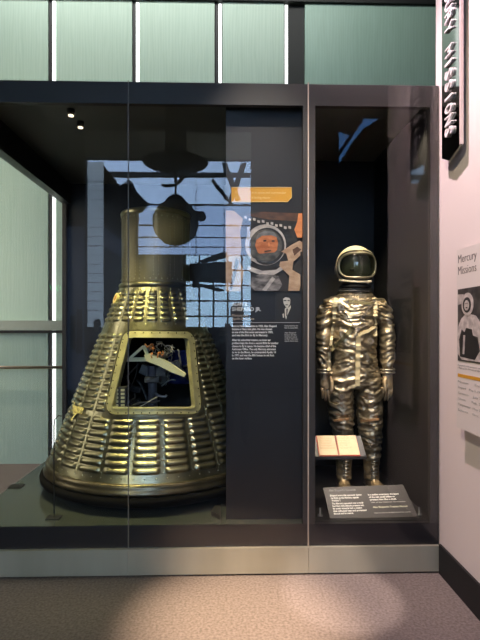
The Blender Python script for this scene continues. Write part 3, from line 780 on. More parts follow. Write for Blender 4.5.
ribbon('waist_strap', [(358, 335), (368, 331), (376, 326)], 3, strap_m)
ribbon('chest_zipper', [(375, 300), (367, 311), (361, 319)], 2.6, suit_d)
cord('chest_cord', [(338, 312), (346, 313), (350, 320), (354, 327), (359, 333)], .004, metal_b)
cord('chest_cord', [(338, 308), (345, 310.5), (350, 310)], .004, metal_b)
cord('hip_cord', [(328.5, 352), (328, 372), (329.5, 388), (329.5, 402), (336, 405), (340, 403)], .003, strap_m)
# yoke of diamond mesh below the collar
b = nb()
for i in range(7):
    for j in range(4):
        x, y = 345+i*3.2+(j % 2)*1.6, 295.5+j*2.4
        p = surf(x, y, .004); tube(b, [p+Vector((math.cos(a)*.009, 0, math.sin(a)*.007)) for a in [k*PI/3 for k in range(6)]], .0022, 5, True)
obj('collar_lacing', b, metal_b, suit)['kind'] = 'stuff'
# pleats over the shoulders
for sgn, cx in ((-1, 334), (1, 376)):
    b = nb()
    for i in range(5):
        a = (cx+sgn*2, 303+i*2.2); e = (cx+sgn*(10.8-i*.1), 302.5+i*4.0)
        L = [surf(a[0]+(e[0]-a[0])*k/8, a[1]+(e[1]-a[1])*k/8-1.2*math.sin(PI*k/8), -.002) for k in range(9)]
        tube(b, L, [.004]+[.008]*7+[.004], 7)
    obj('shoulder_pleats', b, mat('pleat_nylon', (.50, .38, .22), .35, .75), suit, True)
# fittings
def disc(name, px, py, r, m, th=.012, inner=None):
    p = surf(px, py, .0); b = nb(); n = 24
    prism(b, [p+Vector((math.cos(a*2*PI/n)*r, -th, math.sin(a*2*PI/n)*r)) for a in range(n)], (0, th+.008, 0)); o = obj(name, b, m, suit)
    if inner:
        b = nb(); prism(b, [p+Vector((math.cos(a*2*PI/n)*r*.5, -th-.002, math.sin(a*2*PI/n)*r*.5)) for a in range(n)], (0, .003, 0)); obj(name+'_center', b, inner, o)
    return o
disc('hose_fitting', 370, 341, .024, metal_b, .012, suit_m); disc('hose_fitting', 341.5, 396, .026, mat('fitting_ring', (.28, .24, .18), .35, .8), .008, suit_d)
disc('chest_knob', 341, 307, .022, metal_b, .016, suit_d); disc('chest_button', 358, 329, .014, metal_b, .01); disc('chest_button', 331.5, 333, .012, metal_b, .01)
disc('chest_button', 374.5, 329, .012, metal_b, .01)
obj('pull_ring', tube(nb(), [S(391, 353.5, -.03)+Vector((math.cos(a*PI/8)*.019, 0, math.sin(a*PI/8)*.026)) for a in range(16)], .0045, 7, True), mat('pull_ring', (.5, .48, .34), .5), suit, True)
obj('pull_ring', tube(nb(), [surf(321, 308, .004)+Vector((math.cos(a*PI/8)*.009, 0, math.sin(a*PI/8)*.010)) for a in range(16)], .003, 7, True), metal_b, suit, True)
for cx, yy, r_ in ((323.6, 369, .050), (385.8, 369, .050)):
    c = S(cx, yy, -.04)
    for dz in (0, -.022):
        obj('wrist_ring', tube(nb(), [c+Vector((math.cos(a*PI/12)*r_, math.sin(a*PI/12)*r_*.95, dz)) for a in range(24)], .008, 8, True), metal_b, suit, True)
# knee cords (orange lacing tabs)
ribbon('knee_tab', [(334, 421), (341, 420), (349, 419)], 2, mat('tan_leather', (.30, .17, .08), .6))
ribbon('knee_tab', [(361, 421), (368, 420.5), (379, 419.5)], 2, mat('tan_leather_worn', (.28, .16, .08), .6))
ribbon('knee_tab', [(374, 424), (377, 430)], 2.4, strap_m)

# gloves: palm and five separate fingers
glove_m = mat('glove_leather', (.36, .27, .17), .42, .45, bump=.3, bscale=90)
def glove(sx, cx, side):
    b = nb()
    limb(b, [(cx, 369, 5.2, .038, -.04), (cx+.2*sx, 374, 5.0, .036, -.045), (cx+.4*sx, 379, 5.4, .030, -.05), (cx+.5*sx, 384, 5.6, .027, -.055), (cx+.7*sx, 388.5, 4.6, .022, -.06)], 14)
    g = remeshed('glove', b, glove_m, suit, .006, lambda p: .003*noise.noise(p*40))
    g['label'] = side+' glove hanging open'
    for k, (o_, ln) in enumerate(((-4.0, 10.5), (-1.3, 13), (1.4, 12.5), (4.0, 10))):
        x = cx+.7*sx+o_
        f = [S(x, 386.5, -.058), S(x+.3*sx, 386.5+ln*.38, -.066), S(x+.6*sx, 386.5+ln*.72, -.060), S(x+.9*sx, 386.5+ln, -.048)]
        obj('finger', tube(nb(), [f[0], (f[0]+f[1])/2, f[1], (f[1]+f[2])/2, f[2], f[3], f[3]+(f[3]-f[2])*.15], [.0115, .0108, .0112, .010, .0102, .0085, .004], 9), glove_m, g, True)
    th = [S(cx+3.6*sx, 376, -.075), S(cx+5.2*sx, 381, -.10), S(cx+5.0*sx, 387, -.112), S(cx+4.4*sx, 391, -.112)]
    obj('thumb', tube(nb(), [th[0], th[1], (th[1]+th[2])/2, th[2], th[3], th[3]+(th[3]-th[2])*.2], [.0155, .0135, .0125, .0125, .010, .004], 10), glove_m, g, True)
glove(1, 323.8, 'right'); glove(-1, 385.6, 'left')

# boots
boot_m = mat('boot_leather', (.42, .31, .17), .36, .6, var=(.22, .16, .1), vscale=30, bump=.5, bscale=60)
for cx, sgn in ((344.7, -1), (372.5, 1)):
    b = nb()
    limb(b, [(cx-.3*sgn, 452, 8.6, .070, .02), (cx, 460, 8.4, .066, .025), (cx, 468, 7.8, .060, .03), (cx, 475, 7.6, .060, .03), (cx, 480, 7.6, .068, .02)], 18)
    p = S(cx, 480, .03); z0 = DZ+.004
    toe = [(p.x, p.y+.05, .042, .085), (p.x, p.y, .046, .085), (p.x+.01*sgn, p.y-.06, .045, .075), (p.x+.02*sgn, p.y-.12, .048, .058), (p.x+.028*sgn, p.y-.175, .045, .045), (p.x+.034*sgn, p.y-.215, .030, .030)]
    rings = []
    for x, y, hw, h in toe:
        rings.append([b.verts.new((x+hw*math.cos(a), y, z0+max(0, (h*.5)+(h*.55)*math.sin(a)))) for a in [2*PI*k/16 for k in range(16)]])
    for A, B_ in zip(rings[:-1], rings[1:]):
        for k in range(16): b.faces.new([A[k], A[(k+1) % 16], B_[(k+1) % 16], B_[k]])
    b.faces.new(rings[0]); b.faces.new(list(reversed(rings[-1])))
    bt = remeshed('boot', b, boot_m, suit, .007, lambda p: .004*noise.noise(p*30)+.002*noise.noise(p*70))
    # sole
    q = [(p.x-.046, p.y+.085), (p.x+.046, p.y+.085), (p.x+.05+.01*sgn, p.y-.06), (p.x+.05+.02*sgn, p.y-.13), (p.x+.03+.034*sgn, p.y-.215), (p.x-.03+.034*sgn, p.y-.215), (p.x-.05+.02*sgn, p.y-.13), (p.x-.047, p.y-.04)]
    obj('sole', prism(nb(), [(x, y, DZ+.0005) for x, y in q], (0, 0, .016)), suit_d, bt)
    b = nb()
    for i in range(6):
        y = 458+i*3.6; a = S(cx-3.2, y, -.045+i*.002); e = S(cx+3.2, y+1.4, -.045+i*.002); tube(b, [a, (a+e)/2+Vector((0, -.008, .002)), e], .0032, 6)
        tube(b, [e, (a+e)/2+Vector((0, -.010, -.008)), a+Vector((0, 0, -.02))], .0032, 6)
    obj('laces', b, metal_b, bt, True)
# collar ring
c = S(355, 290, .01)
b = nb()
for i, (r_, z_) in enumerate(((.112, .012), (.120, .0), (.126, -.014))):
    tube(b, [c+Vector((math.cos(a*PI/20)*r_, math.sin(a*PI/20)*r_*.85, z_)) for a in range(40)], .0085, 8, True)
obj('neck_ring', b, mat('neck_ring_metal', (.10, .10, .10), .35, .8), suit, True)
b = nb(); lathe(b, [(.085, c.z-.02), (.095, c.z+.03), (.09, c.z+.09)], (c.x, c.y), 32); obj('neck_bellows', b, suit_d, suit, True)
# helmet
hc = S(355, 267, .0); HRX, HRY, HRZ = 19.2*K, .158, 21.3*K
helm_w = mat('helmet_cream', (.66, .57, .38), .38, 0, var=(.52, .44, .28), vscale=9)
helmet = obj('helmet', nb(), helm_w, suit)
bpy.data.objects.remove(helmet)
def hp(a, e, s=1.0):                  # azimuth (0 = front), elevation
    return hc+Vector((HRX*s*math.cos(e)*math.sin(a), -HRY*s*math.cos(e)*math.cos(a), HRZ*s*math.sin(e)))
def inface(a, e, g=0):                # face opening, superellipse
    return (abs(a)/(1.18+g))**3+(abs(e+.02)/(.58+g))**3 < 1
b = nb(); NA, NE = 96, 56; g_ = []
for j in range(NE+1):
    e = -.95+(PI/2+.95)*j/NE; g_.append([b.verts.new(hp(-PI+2*PI*k/NA, e)) for k in range(NA)])
for j in range(NE):
    e = -.95+(PI/2+.95)*(j+.5)/NE
    for k in range(NA):
        if inface(-PI+2*PI*(k+.5)/NA, e): continue
        b.faces.new([g_[j][k], g_[j][(k+1) % NA], g_[j+1][(k+1) % NA], g_[j+1][k]])
for v in [v for v in b.verts if not v.link_faces]: b.verts.remove(v)
bmesh.ops.remove_doubles(b, verts=b.verts[:], dist=1e-5)
bmesh.ops.solidify(b, geom=b.faces[:], thickness=.006)
helmet = obj('helmet', b, helm_w, suit, True)
def face_loop(s, g, n=64):
    out = []
    for i in range(n):
        t = 2*PI*i/n; ca, sa = math.cos(t), math.sin(t)
        a = (1.18+g)*math.copysign(abs(ca)**(2/3), ca); e = -.02+(.58+g)*math.copysign(abs(sa)**(2/3), sa); out.append(hp(a, e, s))
    return out
obj('visor_rim', tube(nb(), face_loop(1.03, .0), .0085, 8, True), mat('rim_dull_metal', (.30, .27, .20), .35, .7), helmet, True)
obj('visor_seal', tube(nb(), face_loop(1.035, .12), .0045, 8, True), M['black'], helmet, True)
obj('outer_rim', tube(nb(), face_loop(1.02, .20), .006, 8, True), helm_w, helmet, True)
b = nb(); g_ = []
for j in range(25):
    e = -.62+1.2*j/24; g_.append([b.verts.new(hp(-1.2+2.4*k/40, e, 1.015)) for k in range(41)])
for j in range(24):
    for k in range(40):
        if inface(-1.2+2.4*(k+.5)/40, -.62+1.2*(j+.5)/24, .0): b.faces.new([g_[j][k], g_[j][k+1], g_[j+1][k+1], g_[j+1][k]])
for v in [v for v in b.verts if not v.link_faces]: b.verts.remove(v)
bmesh.ops.solidify(b, geom=b.faces[:], thickness=.003)
obj('visor', b, glass_mat('visor_glass', 2.0, (.8, .85, .78)), helmet, True)
b = nb(); ellipsoid(b, hc+Vector((0, .02, 0)), HRX*.86, HRY*.80, HRZ*.86, 24, 14)
obj('helmet_lining', b, mat('lining_grey_green', (.05, .055, .045), .7), helmet, True)
b = nb(); tube(b, [hp(-.55+.22*i, -.25, .93) for i in range(2)], .012, 8)
obj('microphone', b, M['black'], helmet, True)
b = nb(); L = []
for i in range(17):
    a = -1.35+2.0*i/16; L.append(hp(a, -.78+.10*abs(a)**1.5*(1 if a < 0 else .4), 1.10))
obj('chin_bar', tube(b, L, .0085, 9), mat('ivory_tube', (.80, .72, .52), .35), helmet, True)
obj('bar_nozzle', tube(nb(), [L[-2], L[-1], L[-1]+Vector((.03, .01, .003))], [.012, .014, .008], 10), mat('ivory_nozzle', (.75, .68, .5), .35), helmet, True)
b = nb(); tube(b, [hp(a, .70, 1.03) for a in (-.2, -.1, 0, .1, .2)], .008, 8)
obj('visor_latch', b, M['brass'], helmet, True)
b = nb()
for sg in (-1, 1): p = hp(sg*1.5, -.15, 1.02); ellipsoid(b, p, .012, .03, .035, 14, 8)
obj('ear_pivots', b, metal_b, helmet, True)
b = nb(); lathe(b, [(HRX*.62, hc.z-HRZ*.80), (.118, hc.z-HRZ*.93), (.110, hc.z-HRZ*1.03), (.10, hc.z-HRZ*1.05)], (hc.x, hc.y), 40)
obj('helmet_base', b, M['black'], helmet, True)

# ================================================================== LOG BOOK, SHELF, CAPTION
BKY = 3.32
def B3(px, py, Y=BKY): return P(px, py, Y)
e = Vector((0, .10, .0))
shelf = thing('book_shelf', 'small dark shelf holding the open book at knee height of the suit', 'shelf', B3(333, 456))
s0, s1_, s2_, s3 = B3(309, 457.5, 3.27), B3(364, 458, 3.27), B3(358, 436.5, 3.36), B3(309, 435.5, 3.36)
# slanted support plate fixed to the divider
pl0 = [Vector((.553, 3.27, s0.z)), Vector((B3(366.5, 457, 3.27).x, 3.27, s0.z)), Vector((B3(360.5, 436, 3.40).x, 3.40, B3(330, 436, 3.40).z)), Vector((.553, 3.40, B3(330, 436, 3.40).z))]
nrm = (pl0[1]-pl0[0]).cross(pl0[3]-pl0[0]).normalized()
obj('plate', prism(nb(), pl0, -nrm*.008), mat('shelf_slate', (.045, .045, .055), .5), shelf)
obj('ledge', bx(pl0[0].x, pl0[1].x, 3.262, 3.275, s0.z-.012, s0.z+.006), M['dark'], shelf)
obj('wall_plate', bx(.553, .562, 3.25, 3.44, s0.z-.06, s0.z+.12), M['dark'], shelf)
book = thing('log_book', 'open spiral bound notebook with cream pages and red edge', 'book', pl0[0]+nrm*.001)
def onp(u, v, h=0): return pl0[0]+(pl0[1]-pl0[0])*u+(pl0[3]-pl0[0])*v+nrm*h
M['page'] = mat('cream_paper', (.66, .52, .34), .7, var=(.58, .45, .29), vscale=10)
M['red'] = mat('red_edge', (.55, .06, .04), .6)
wfull = pl0[1].x-pl0[0].x
un = lambda px: (B3(px, 456, 3.27).x-pl0[0].x)/wfull
uw = [un(319.3), un(339), un(360.5)]
for i in range(2):
    u0, u1 = (uw[0], uw[1]-.004) if i == 0 else (uw[1]+.004, uw[2])
    o = obj('page', prism(nb(), [onp(u0+.01, .07, .006), onp(u1-.006, .07, .006), onp(u1-.006, .985, .006), onp(u0+.01, .985, .006)], nrm*.004), M['page'], book)
    obj('cover', prism(nb(), [onp(u0, .04, .001), onp(u1, .04, .001), onp(u1, 1.0, .001), onp(u0, 1.0, .001)], nrm*.005), M['red'], book)
    dr = (pl0[1]-pl0[0]).normalized(); du = (pl0[3]-pl0[0]).normalized()
    body_ = ('0 00 lift-off, clock start\nMax Q 1 24 cabin 5.5\n2 22 engine cut-off\n3 10 retro sequence\nperiscope out, view clear' if i == 0 else 'roll  pitch  yaw  check\nfly by wire 5 11\nretro fire 5 14\n.05 g  7 48\nmain chute 9 45')
    text('handwriting', body_, .020, onp(u0+.035, .82, .0102), dr, du, mat('brown_ink', (.45, .28, .18), .8), book, extrude=.0002, line=1.0, width=(u1-u0)*wfull*.8)
b = nb()
for i in range(12):
    c = onp(uw[1], .06+i*.08, .007); dr = (pl0[1]-pl0[0]).normalized(); du = (pl0[3]-pl0[0]).normalized()
    tube(b, [c+(dr*math.cos(a*PI/5)+nrm*math.sin(a*PI/5))*.009 for a in range(10)], .0016, 5, True)
obj('spiral_binding', b, metal_b, book, True)
# caption board: leans back on a wedge at the front of the bay
cb = [P(328.5, 519, 3.08), P(416.5, 516.5, 3.08), P(405.5, 484.5, 3.28), P(322.5, 486.5, 3.28)]
zb = DZ+.012
def ray_pl(px, py, y0, z0, y1, z1):   # meet the slanted plane through (y0,z0),(y1,z1)
    d = ray(px, py); A = (z1-z0)/(y1-y0); k = (z0-CH-A*y0)/(d.z-A*d.y); return Vector((d.x*k, d.y*k, CH+d.z*k))
y0, y1 = 3.085, 3.26
z0_, z1_ = P(370, 519, y0).z, P(370, 485.5, y1).z
sl = lambda px, py: ray_pl(px, py, y0, z0_, y1, z1_)
q = [sl(330.5, 519.5), sl(418, 516.5), sl(403, 484.5), sl(323, 487.5)]
nn = (q[1]-q[0]).cross(q[3]-q[0]).normalized()
cap_t = thing('caption_board', 'slanted dark grey caption board with white text below the spacesuit', 'caption board', ((q[0]+q[1])/2))
M['capt'] = mat('caption_grey', (.050, .045, .047), .5)
obj('board', prism(nb(), q, -nn*.012), M['capt'], cap_t)
b = nb(); lo = [Vector((p.x, p.y, DZ+.001)) for p in (q[0]+Vector((.02, .01, 0)), q[1]+Vector((-.02, .01, 0)), q[2]+Vector((-.02, -.01, 0)), q[3]+Vector((.02, -.01, 0)))]
hi = [Vector((a.x, a.y, max(DZ+.003, z0_+(z1_-z0_)*(a.y-y0)/(y1-y0)-.0145))) for a in lo]
va = [b.verts.new(p) for p in lo]; vb = [b.verts.new(p) for p in hi]
b.faces.new(va); b.faces.new(vb)
for i in range(4): b.faces.new([va[i], va[(i+1) % 4], vb[(i+1) % 4], vb[i]])
obj('wedge_base', b, M['black'], cap_t)
dr = (q[1]-q[0]).normalized(); du = nn.cross(dr)
def cap_line(s, px0, px1, py, size, m, bold=.0006):
    a = sl(px0, py)+nn*.0008; e_ = sl(px1, py); text('caption_text', s, size, a, dr, du, m, cap_t, bold=bold, width=(e_-a).length)
cap_line('Alan Shepard’s Spacesuit', 329, 356, 491.5, .020, mat('dim_print', (.30, .30, .30), .6), .0004)
for s, a, e_, y in (('Shepard wore this spacesuit during', 330, 362, 496.5), ('his flight on the Mercury capsule', 331, 359, 499), ('Freedom 7.', 332, 341, 501.5), ('The Mercury spacesuit was a modi-', 332, 364, 504.5), ('fied Navy high-altitude pressure suit.', 332.5, 364.5, 507), ('Its outer material had a coating', 333, 362.5, 509.5),
                    ('that reflected heat and protected', 333.5, 367, 512), ('the suit and its wearer.', 334, 354, 514.5), ('In a sudden emergency, the layers', 368, 399, 495.5), ('of the suit could inflate to', 369, 395, 498), ('protect him like a shell.', 370, 397, 500.5), ):
    cap_line(s, a, e_, y, .0165, M['white_text'])
cap_line('Gift of the National Aeronautics', 371, 406, 503, .011, M['grey_text'], .0003)
cap_line('Alan Shepard’s Training Manual', 373, 408, 508, .0155, mat('pale_print', (.6, .58, .45), .6))
cap_line('Used to train for his flight aboard the capsule', 374.5, 411, 513.5, .011, M['grey_text'], .0003)
# small stand hardware on the bay deck
for px, lb in ((321, 'small black peg on the bay deck left of the caption board'), (421, 'small black peg on the bay deck right of the caption board')):
    p = P(px, 514, 3.1)
    tag(obj('deck_peg', lathe(nb(), [(0, DZ+.001), (.018, DZ+.001), (.018, DZ+.008), (.007, DZ+.012), (.007, DZ+.05), (0, DZ+.055)], (p.x, 3.13), 16), M['puck'], None, True), lb, 'peg')

# ================================================================== WALL SIGN AND POSTER
SX = 1.298
def RW(px, py, X):                    # meet the plane x = X
    d = ray(px, py); k = X/d.x; return Vector((X, d.y*k, CH+d.z*k))
ya, yb = RW(441.8, 100, SX).y, RW(460, 100, SX).y
zb0 = RW(449, 153, SX).z
sign = thing('hanging_sign', 'long black vertical wall sign with raised pale letters and pointed foot', 'sign', (SX, (ya+yb)/2, zb0))
zt = 4.1
M['signm'] = mat('sign_polished_black', (.30, .31, .30), .06, 1.0)
ytip = ya+(yb-ya)*.42
poly = [(SX, ya, zt), (SX, ya, zb0), (SX, ytip, zb0-.045), (SX, yb, zb0-.005), (SX, yb, zt)]
obj('face', prism(nb(), poly, (.014, 0, 0)), M['signm'], sign)
obj('edge_trim', bx(SX-.003, SX+.016, yb-.009, yb-.0005, zb0+.0, zt), mat('pale_trim', (.75, .62, .62), .4), sign)
for z in (2.75, 3.7): obj('standoff', bx(SX+.014, WX, (ya+yb)/2-.02, (ya+yb)/2+.02, z-.02, z+.02), M['dark'], sign)
lp = RW(456, 137, SX)
M['letter'] = mat('letter_white', (.85, .80, .80), .45)
lt = 'MERCURY MISSIONS'
adv = .067
yl = ya+(yb-ya)*.30
for i, ch in enumerate(lt):
    if ch == ' ': continue
    z = lp.z+.0176+adv*(len(lt)-i)
    o = text('letter', ch, .125, (SX-.0075, yl, z), -Z_, -Y_, M['letter'], sign, extrude=.0065, bold=.0015)
    xs = [v.co.z for v in o.data.vertices]; w0 = max(xs)-min(xs); k = min(1, .053/w0) if ch != 'I' else 1; top = max(xs)
    for v in o.data.vertices: v.co.z = z-(top-v.co.z)*(k if ch != 'I' else 1)-(.02 if ch == 'I' else 0)
# poster
QX = WX-.048
yp0 = RW(456.7, 300, QX).y; zp0, zp1 = RW(456.7, 427, QX).z, RW(456.7, 250.5, QX).z
yp1 = yp0-.52
poster = thing('wall_poster', 'pale poster with an astronaut photo on the pink right wall', 'poster', (QX, yp0, zp0))
obj('board', bx(QX, QX+.008, yp1, yp0, zp0, zp1), M['paper'], poster)
for z in (zp0+.15, zp1-.15):
    for y in (yp0-.12, yp1+.12): obj('standoff', bx(QX+.008, WX, y-.015, y+.015, z-.015, z+.015), M['steel'], poster)
def wp(px, py): return RW(px, py, QX-.0005)
for i, s_ in enumerate(('Mercury', 'Missions')): text('poster_title', s_, .066, wp(457.8, 263.5+i*11.5), -Y_, Z_, M['dark_text'], poster, xscale=.9, bold=-.0008)
yA, zT, zB = wp(458, 300).y, wp(458, 289.5).z, wp(458, 360.5).z
pr = obj('poster_photo', bx(QX-.002, QX, yA-.40, yA, zB, zT), mat('photo_grey_black', (.03, .028, .027), .5, var=(.10, .09, .085), vscale=16), poster)
def wq(dy, fz): return Vector((QX-.002, yA-dy, zB+(zT-zB)*fz))
lay3 = [0]
def pic3(name, pts, m):
    lay3[0] += 1; o_ = Vector((-.0006*lay3[0], 0, 0)); return obj(name, prism(nb(), [wq(*p)+o_ for p in pts], (-.0005, 0, 0)), m, pr)
ppw = mat('poster_white', (.66, .60, .56), .5, var=(.40, .36, .34), vscale=30); ppg = mat('poster_mid', (.25, .22, .2), .5); ppb = mat('poster_ink', (.02, .02, .02), .5)
pic3('stars', [(0, .78), (.07, .80), (.07, .92), (0, .93)], ppw)
pic3('suit_torso', [(.0, .10), (.0, .45), (.04, .58), (.10, .66), (.20, .62), (.26, .5), (.28, .02), (.05, .02)], ppw)
pic3('harness', [(.03, .06), (.02, .30), (.05, .44), (.08, .40), (.10, .46), (.16, .44), (.17, .36), (.22, .34), (.24, .16), (.19, .04)], ppb)
pic3('harness_detail', [(.06, .10), (.07, .36), (.09, .36), (.08, .10)], ppw)
pic3('helmet_shell', [(.115+.065*math.cos(a), .78+.155*math.sin(a)) for a in [k*PI/12 for k in range(24)]], ppw)
pic3('helmet_opening', [(.110+.044*math.cos(a), .77+.105*math.sin(a)) for a in [k*PI/12 for k in range(24)]], ppb)
pic3('face', [(.108+.027*math.cos(a), .765+.070*math.sin(a)) for a in [k*PI/10 for k in range(20)]], ppw)
pic3('mouth', [(.098, .725), (.120, .725), (.118, .74), (.100, .74)], ppb)
pic3('eyes', [(.092, .785), (.126, .785), (.126, .797), (.092, .797)], ppg)
text('poster_caption', 'Astronaut in his pressure suit before\na flight of the Mercury program', .014, wp(457.8, 365.5), -Y_, Z_, M['grey_text'], poster, width=.3)
gz = wp(457.8, 376.5)
obj('table_header', box(nb(), QX-.001, QX, gz.y-.42, gz.y, gz.z-.0, gz.z+.018), M['ochre'], poster)
for i, s in enumerate(('Mission      Date', 'Shepard    May 5, 1961', 'Grissom    July 21', 'Glenn      Feb. 20', 'Carpenter  May 24', 'Schirra    Oct. 3')):
    text('table_row', s, .017, wp(457.8, 382+i*5.6), -Y_, Z_, M['grey_text'], poster, width=.26)

# ================================================================== ATRIUM BEHIND THE VISITOR (seen mirrored in the glass)
ZA = 7.0
struct('wall_atrium_left', bx(-12.2, -12, -31, -6.2, 0, 9), M['rearwall'])
yv = lambda py: (ZA-CH)*480/(327-py)
edges = [157, 174, 205, 225.5, 237.5, 247, 255]
x0_, x1_ = -12, 1.9
i = 0
for a, c in zip(edges[:-1], edges[1:]):
    Ya, Yc = 6-max(yv(a), 12.3), 6-yv(c)
    o = obj('skylight', bx(-11.9, x1_, Yc+.16, Ya-.0, ZA, ZA+.05), M['sky'] if i < 2 else M['sky2'])  # ceiling bays glow themselves, in place of daylight falling on them
    tag(o, ['blue lit skylight bay nearest the gallery opening', 'second blue skylight bay of the atrium roof', 'third blue skylight bay of the atrium roof', 'fourth blue skylight bay of the atrium roof', 'fifth blue skylight bay of the atrium roof', 'farthest blue skylight bay above the tall windows'][i], 'skylight', 'skylight bays of the atrium roof')
    struct('trim_%d' % (i+3), bx(-11.9, x1_, Yc, Yc+.16, ZA-.05, ZA+.2), M['beam']); i += 1
YE = 6-yv(255)
wx0, wx1 = V(185, 300, 6-YE).x, V(256, 300, 6-YE).x
b = nb()
box(b, -12, wx0, YE-.3, YE, 0, ZA); box(b, wx0, wx1, YE-.3, YE, 0, 1.2); box(b, wx1, 5, YE-.3, YE, 0, ZA)
struct('wall_atrium_far', b, M['rearwall'])
win = obj('window_1', bx(wx0, wx1, YE-.2, YE-.1, 1.2, ZA), M['win']); win['kind'] = 'structure'
b = nb()
for i in range(6): x = wx0+(wx1-wx0)*i/5; box(b, x-.07, x+.07, YE-.1, YE+.02, 1.2, ZA)
for i in range(1, 5): z = 1.2+(ZA-1.2)*i/5; box(b, wx0, wx1, YE-.1, YE+.02, z-.06, z+.06)
obj('window_frame', b, M['beam'], win)
# sunlit pillar given its own glow, and dim blue pane, left of the atrium
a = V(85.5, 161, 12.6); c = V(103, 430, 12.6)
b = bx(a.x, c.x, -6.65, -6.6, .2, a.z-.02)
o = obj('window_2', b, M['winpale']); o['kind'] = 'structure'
b = nb()
for i in range(22): z = .3+i*.24; box(b, a.x, c.x, -6.6, -6.59, z, z+.012)
obj('window_bars', b, M['rearwall'], o)
a = V(64, 225, 11.8); c = V(82, 395, 11.8)
o = obj('window_3', bx(a.x, c.x, -5.99, -5.97, c.z, a.z), M['windim']); o['kind'] = 'structure'
b = nb(); p, q_ = V(67, 315, 11.7), V(79, 350, 11.7)
box(b, p.x, p.x+.12, -5.96, -5.93, q_.z, p.z); box(b, q_.x-.13, q_.x, -5.96, -5.93, q_.z-.1, p.z+.15)
obj('door_pull', b, M['black'], o)
# slanted mezzanine on the left with its dark fascia and white lettering
M['mezz'] = mat('mezzanine_grey', (.05, .05, .055), .7)
b = nb(); Q = [V(103, 165, 14), V(137, 206, 14), V(137, 222, 14), V(103, 187, 14)]
prism(b, Q, (0, -.3, 0)); struct('trim_9', b, M['beam'])
b = nb(); Q = [V(103, 187, 14.2), V(137, 222, 14.2), V(137, 340, 14.2), V(103, 340, 14.2)]
prism(b, Q, (0, -.2, 0)); struct('wall_mezzanine', b, M['mezz'])
o = obj('lit_fascia', prism(nb(), [V(102.5, 226, 13.8), V(123, 241, 13.8), V(123, 258, 13.8), V(102.5, 246, 13.8)], (0, -.1, 0)), M['windim']); tag(o, 'blue lit fascia band of the mezzanine above a dark doorway', 'fascia')
M['letlit'] = mat('backlit_letters', (1, 1, 1), .5, emit=(.8, .9, 1), es=5)
p = V(118.5, 251, 13.6); p2 = V(104.5, 241, 13.6)
o = text('lit_lettering', 'NOW BOARDING', .22, (p2.x+.0, -7.55, p2.z-.1), (p2-p).normalized()*-1, Z_, M['letlit'])
bpy.data.objects.remove(o)
o = text('lit_lettering', 'WELCOME', .22, Vector((p.x, -7.6, p.z)), Vector((p2.x-p.x, 0, p2.z-p.z)), Z_, M['letlit'], width=.62)
bpy.data.objects.remove(o)
# roof trusses
b = nb()
def tb(pts, Yv, r): tube(b, [V(x, y, Yv) for x, y in pts], r, 8)
tb([(222, 157), (238, 200)], 16, .09); tb([(246, 157), (231, 200)], 16, .09); tb([(212, 180), (232, 205)], 16.3, .06); tb([(86, 176), (250, 176)], 16.2, .06)
tag(obj('roof_truss', b, M['beam'], None, True), 'dark steel truss under the atrium roof mirrored left of the ochre label', 'truss')
b = nb(); tb([(128, 180), (122, 205)], 15, .03); tb([(126, 184), (132, 196), (144, 208)], 15, .2)
tag(obj('roof_brace', b, M['beam'], None, True), 'heavy dark brace mirrored above the capsule neck', 'brace')
# hanging globe with its disc canopy
g = V(175.5, 222.5, 11); gr = 23*11/480
t = thing('hanging_globe', 'dark round globe hung from a wide disc, mirrored over the capsule neck', 'globe', (g.x, g.y, g.z+gr))
M['globe'] = mat('globe_bronze', (.36, .32, .17), .6, .2)
obj('globe_body', ellipsoid(nb(), g, gr, gr, gr, 32, 18), M['globe'], t, True)
ct = V(173.5, 163, 11)
obj('collar', lathe(nb(), [(.24, g.z+gr*.93), (.16, g.z+gr*1.12), (.07, g.z+gr*1.2), (0, g.z+gr*1.22)], g, 24), M['beam'], t, True)
obj('stem', tube(nb(), [(g.x, g.y, g.z+gr*1.1), (g.x, g.y, ct.z)], .025, 8), M['beam'], t, True)
obj('disc_canopy', lathe(nb(), [(0, ct.z-.09), (.25, ct.z-.08), (.72, ct.z-.02), (.75, ct.z+.01), (.72, ct.z+.02), (.25, ct.z+.04), (.22, 6.8), (0, 6.8)], g, 48), M['beam'], t, True)
obj('curved_arm', tube(nb(), [V(162, 184.5, 11), V(166, 186, 11), V(176, 184.5, 11), V(183, 178, 11), V(184, 172, 11)], .04, 8), M['beam'], t, True)
obj('side_fitting', tube(nb(), [V(196, 215, 10.9), V(202, 216.5, 10.9), V(205.5, 218.5, 10.9)], [.09, .12, .06], 10), M['beam'], t, True)
# hanging spacecraft model
t = thing('hanging_spacecraft', 'dark cylindrical spacecraft hung in the atrium, mirrored beside the astronaut photo', 'spacecraft', V(205, 272, 9.6))
M['craft'] = mat('craft_dark_olive', (.05, .055, .045), .6)
CY = 9.6
def cyl(px0, px1, py, r0, r1, n=20):
    A, B_ = V(px0, py, CY), V(px1, py, CY); k = CY/480; return tube(nb(), [A, B_], [r0*k, r1*k], n)
obj('engine_bell', cyl(180, 186, 273, 4.5, 2, 16), M['craft'], t, True)
obj('forward_ring', cyl(184, 190, 273, 8.5, 8.5), M['craft'], t, True)
obj('hull', cyl(190, 232, 272.5, 9, 11), M['craft'], t, True)
obj('solar_wing', prism(nb(), [V(199, 261, CY), V(222, 252.5, CY), V(228, 252, CY), V(226, 258, CY), V(203, 263.5, CY)], (0, .05, 0)), M['craft'], t)
obj('solar_wing', prism(nb(), [V(198, 283, CY), V(226, 290, CY), V(220, 292, CY), V(197, 286, CY)], (0, .05, 0)), M['craft'], t)
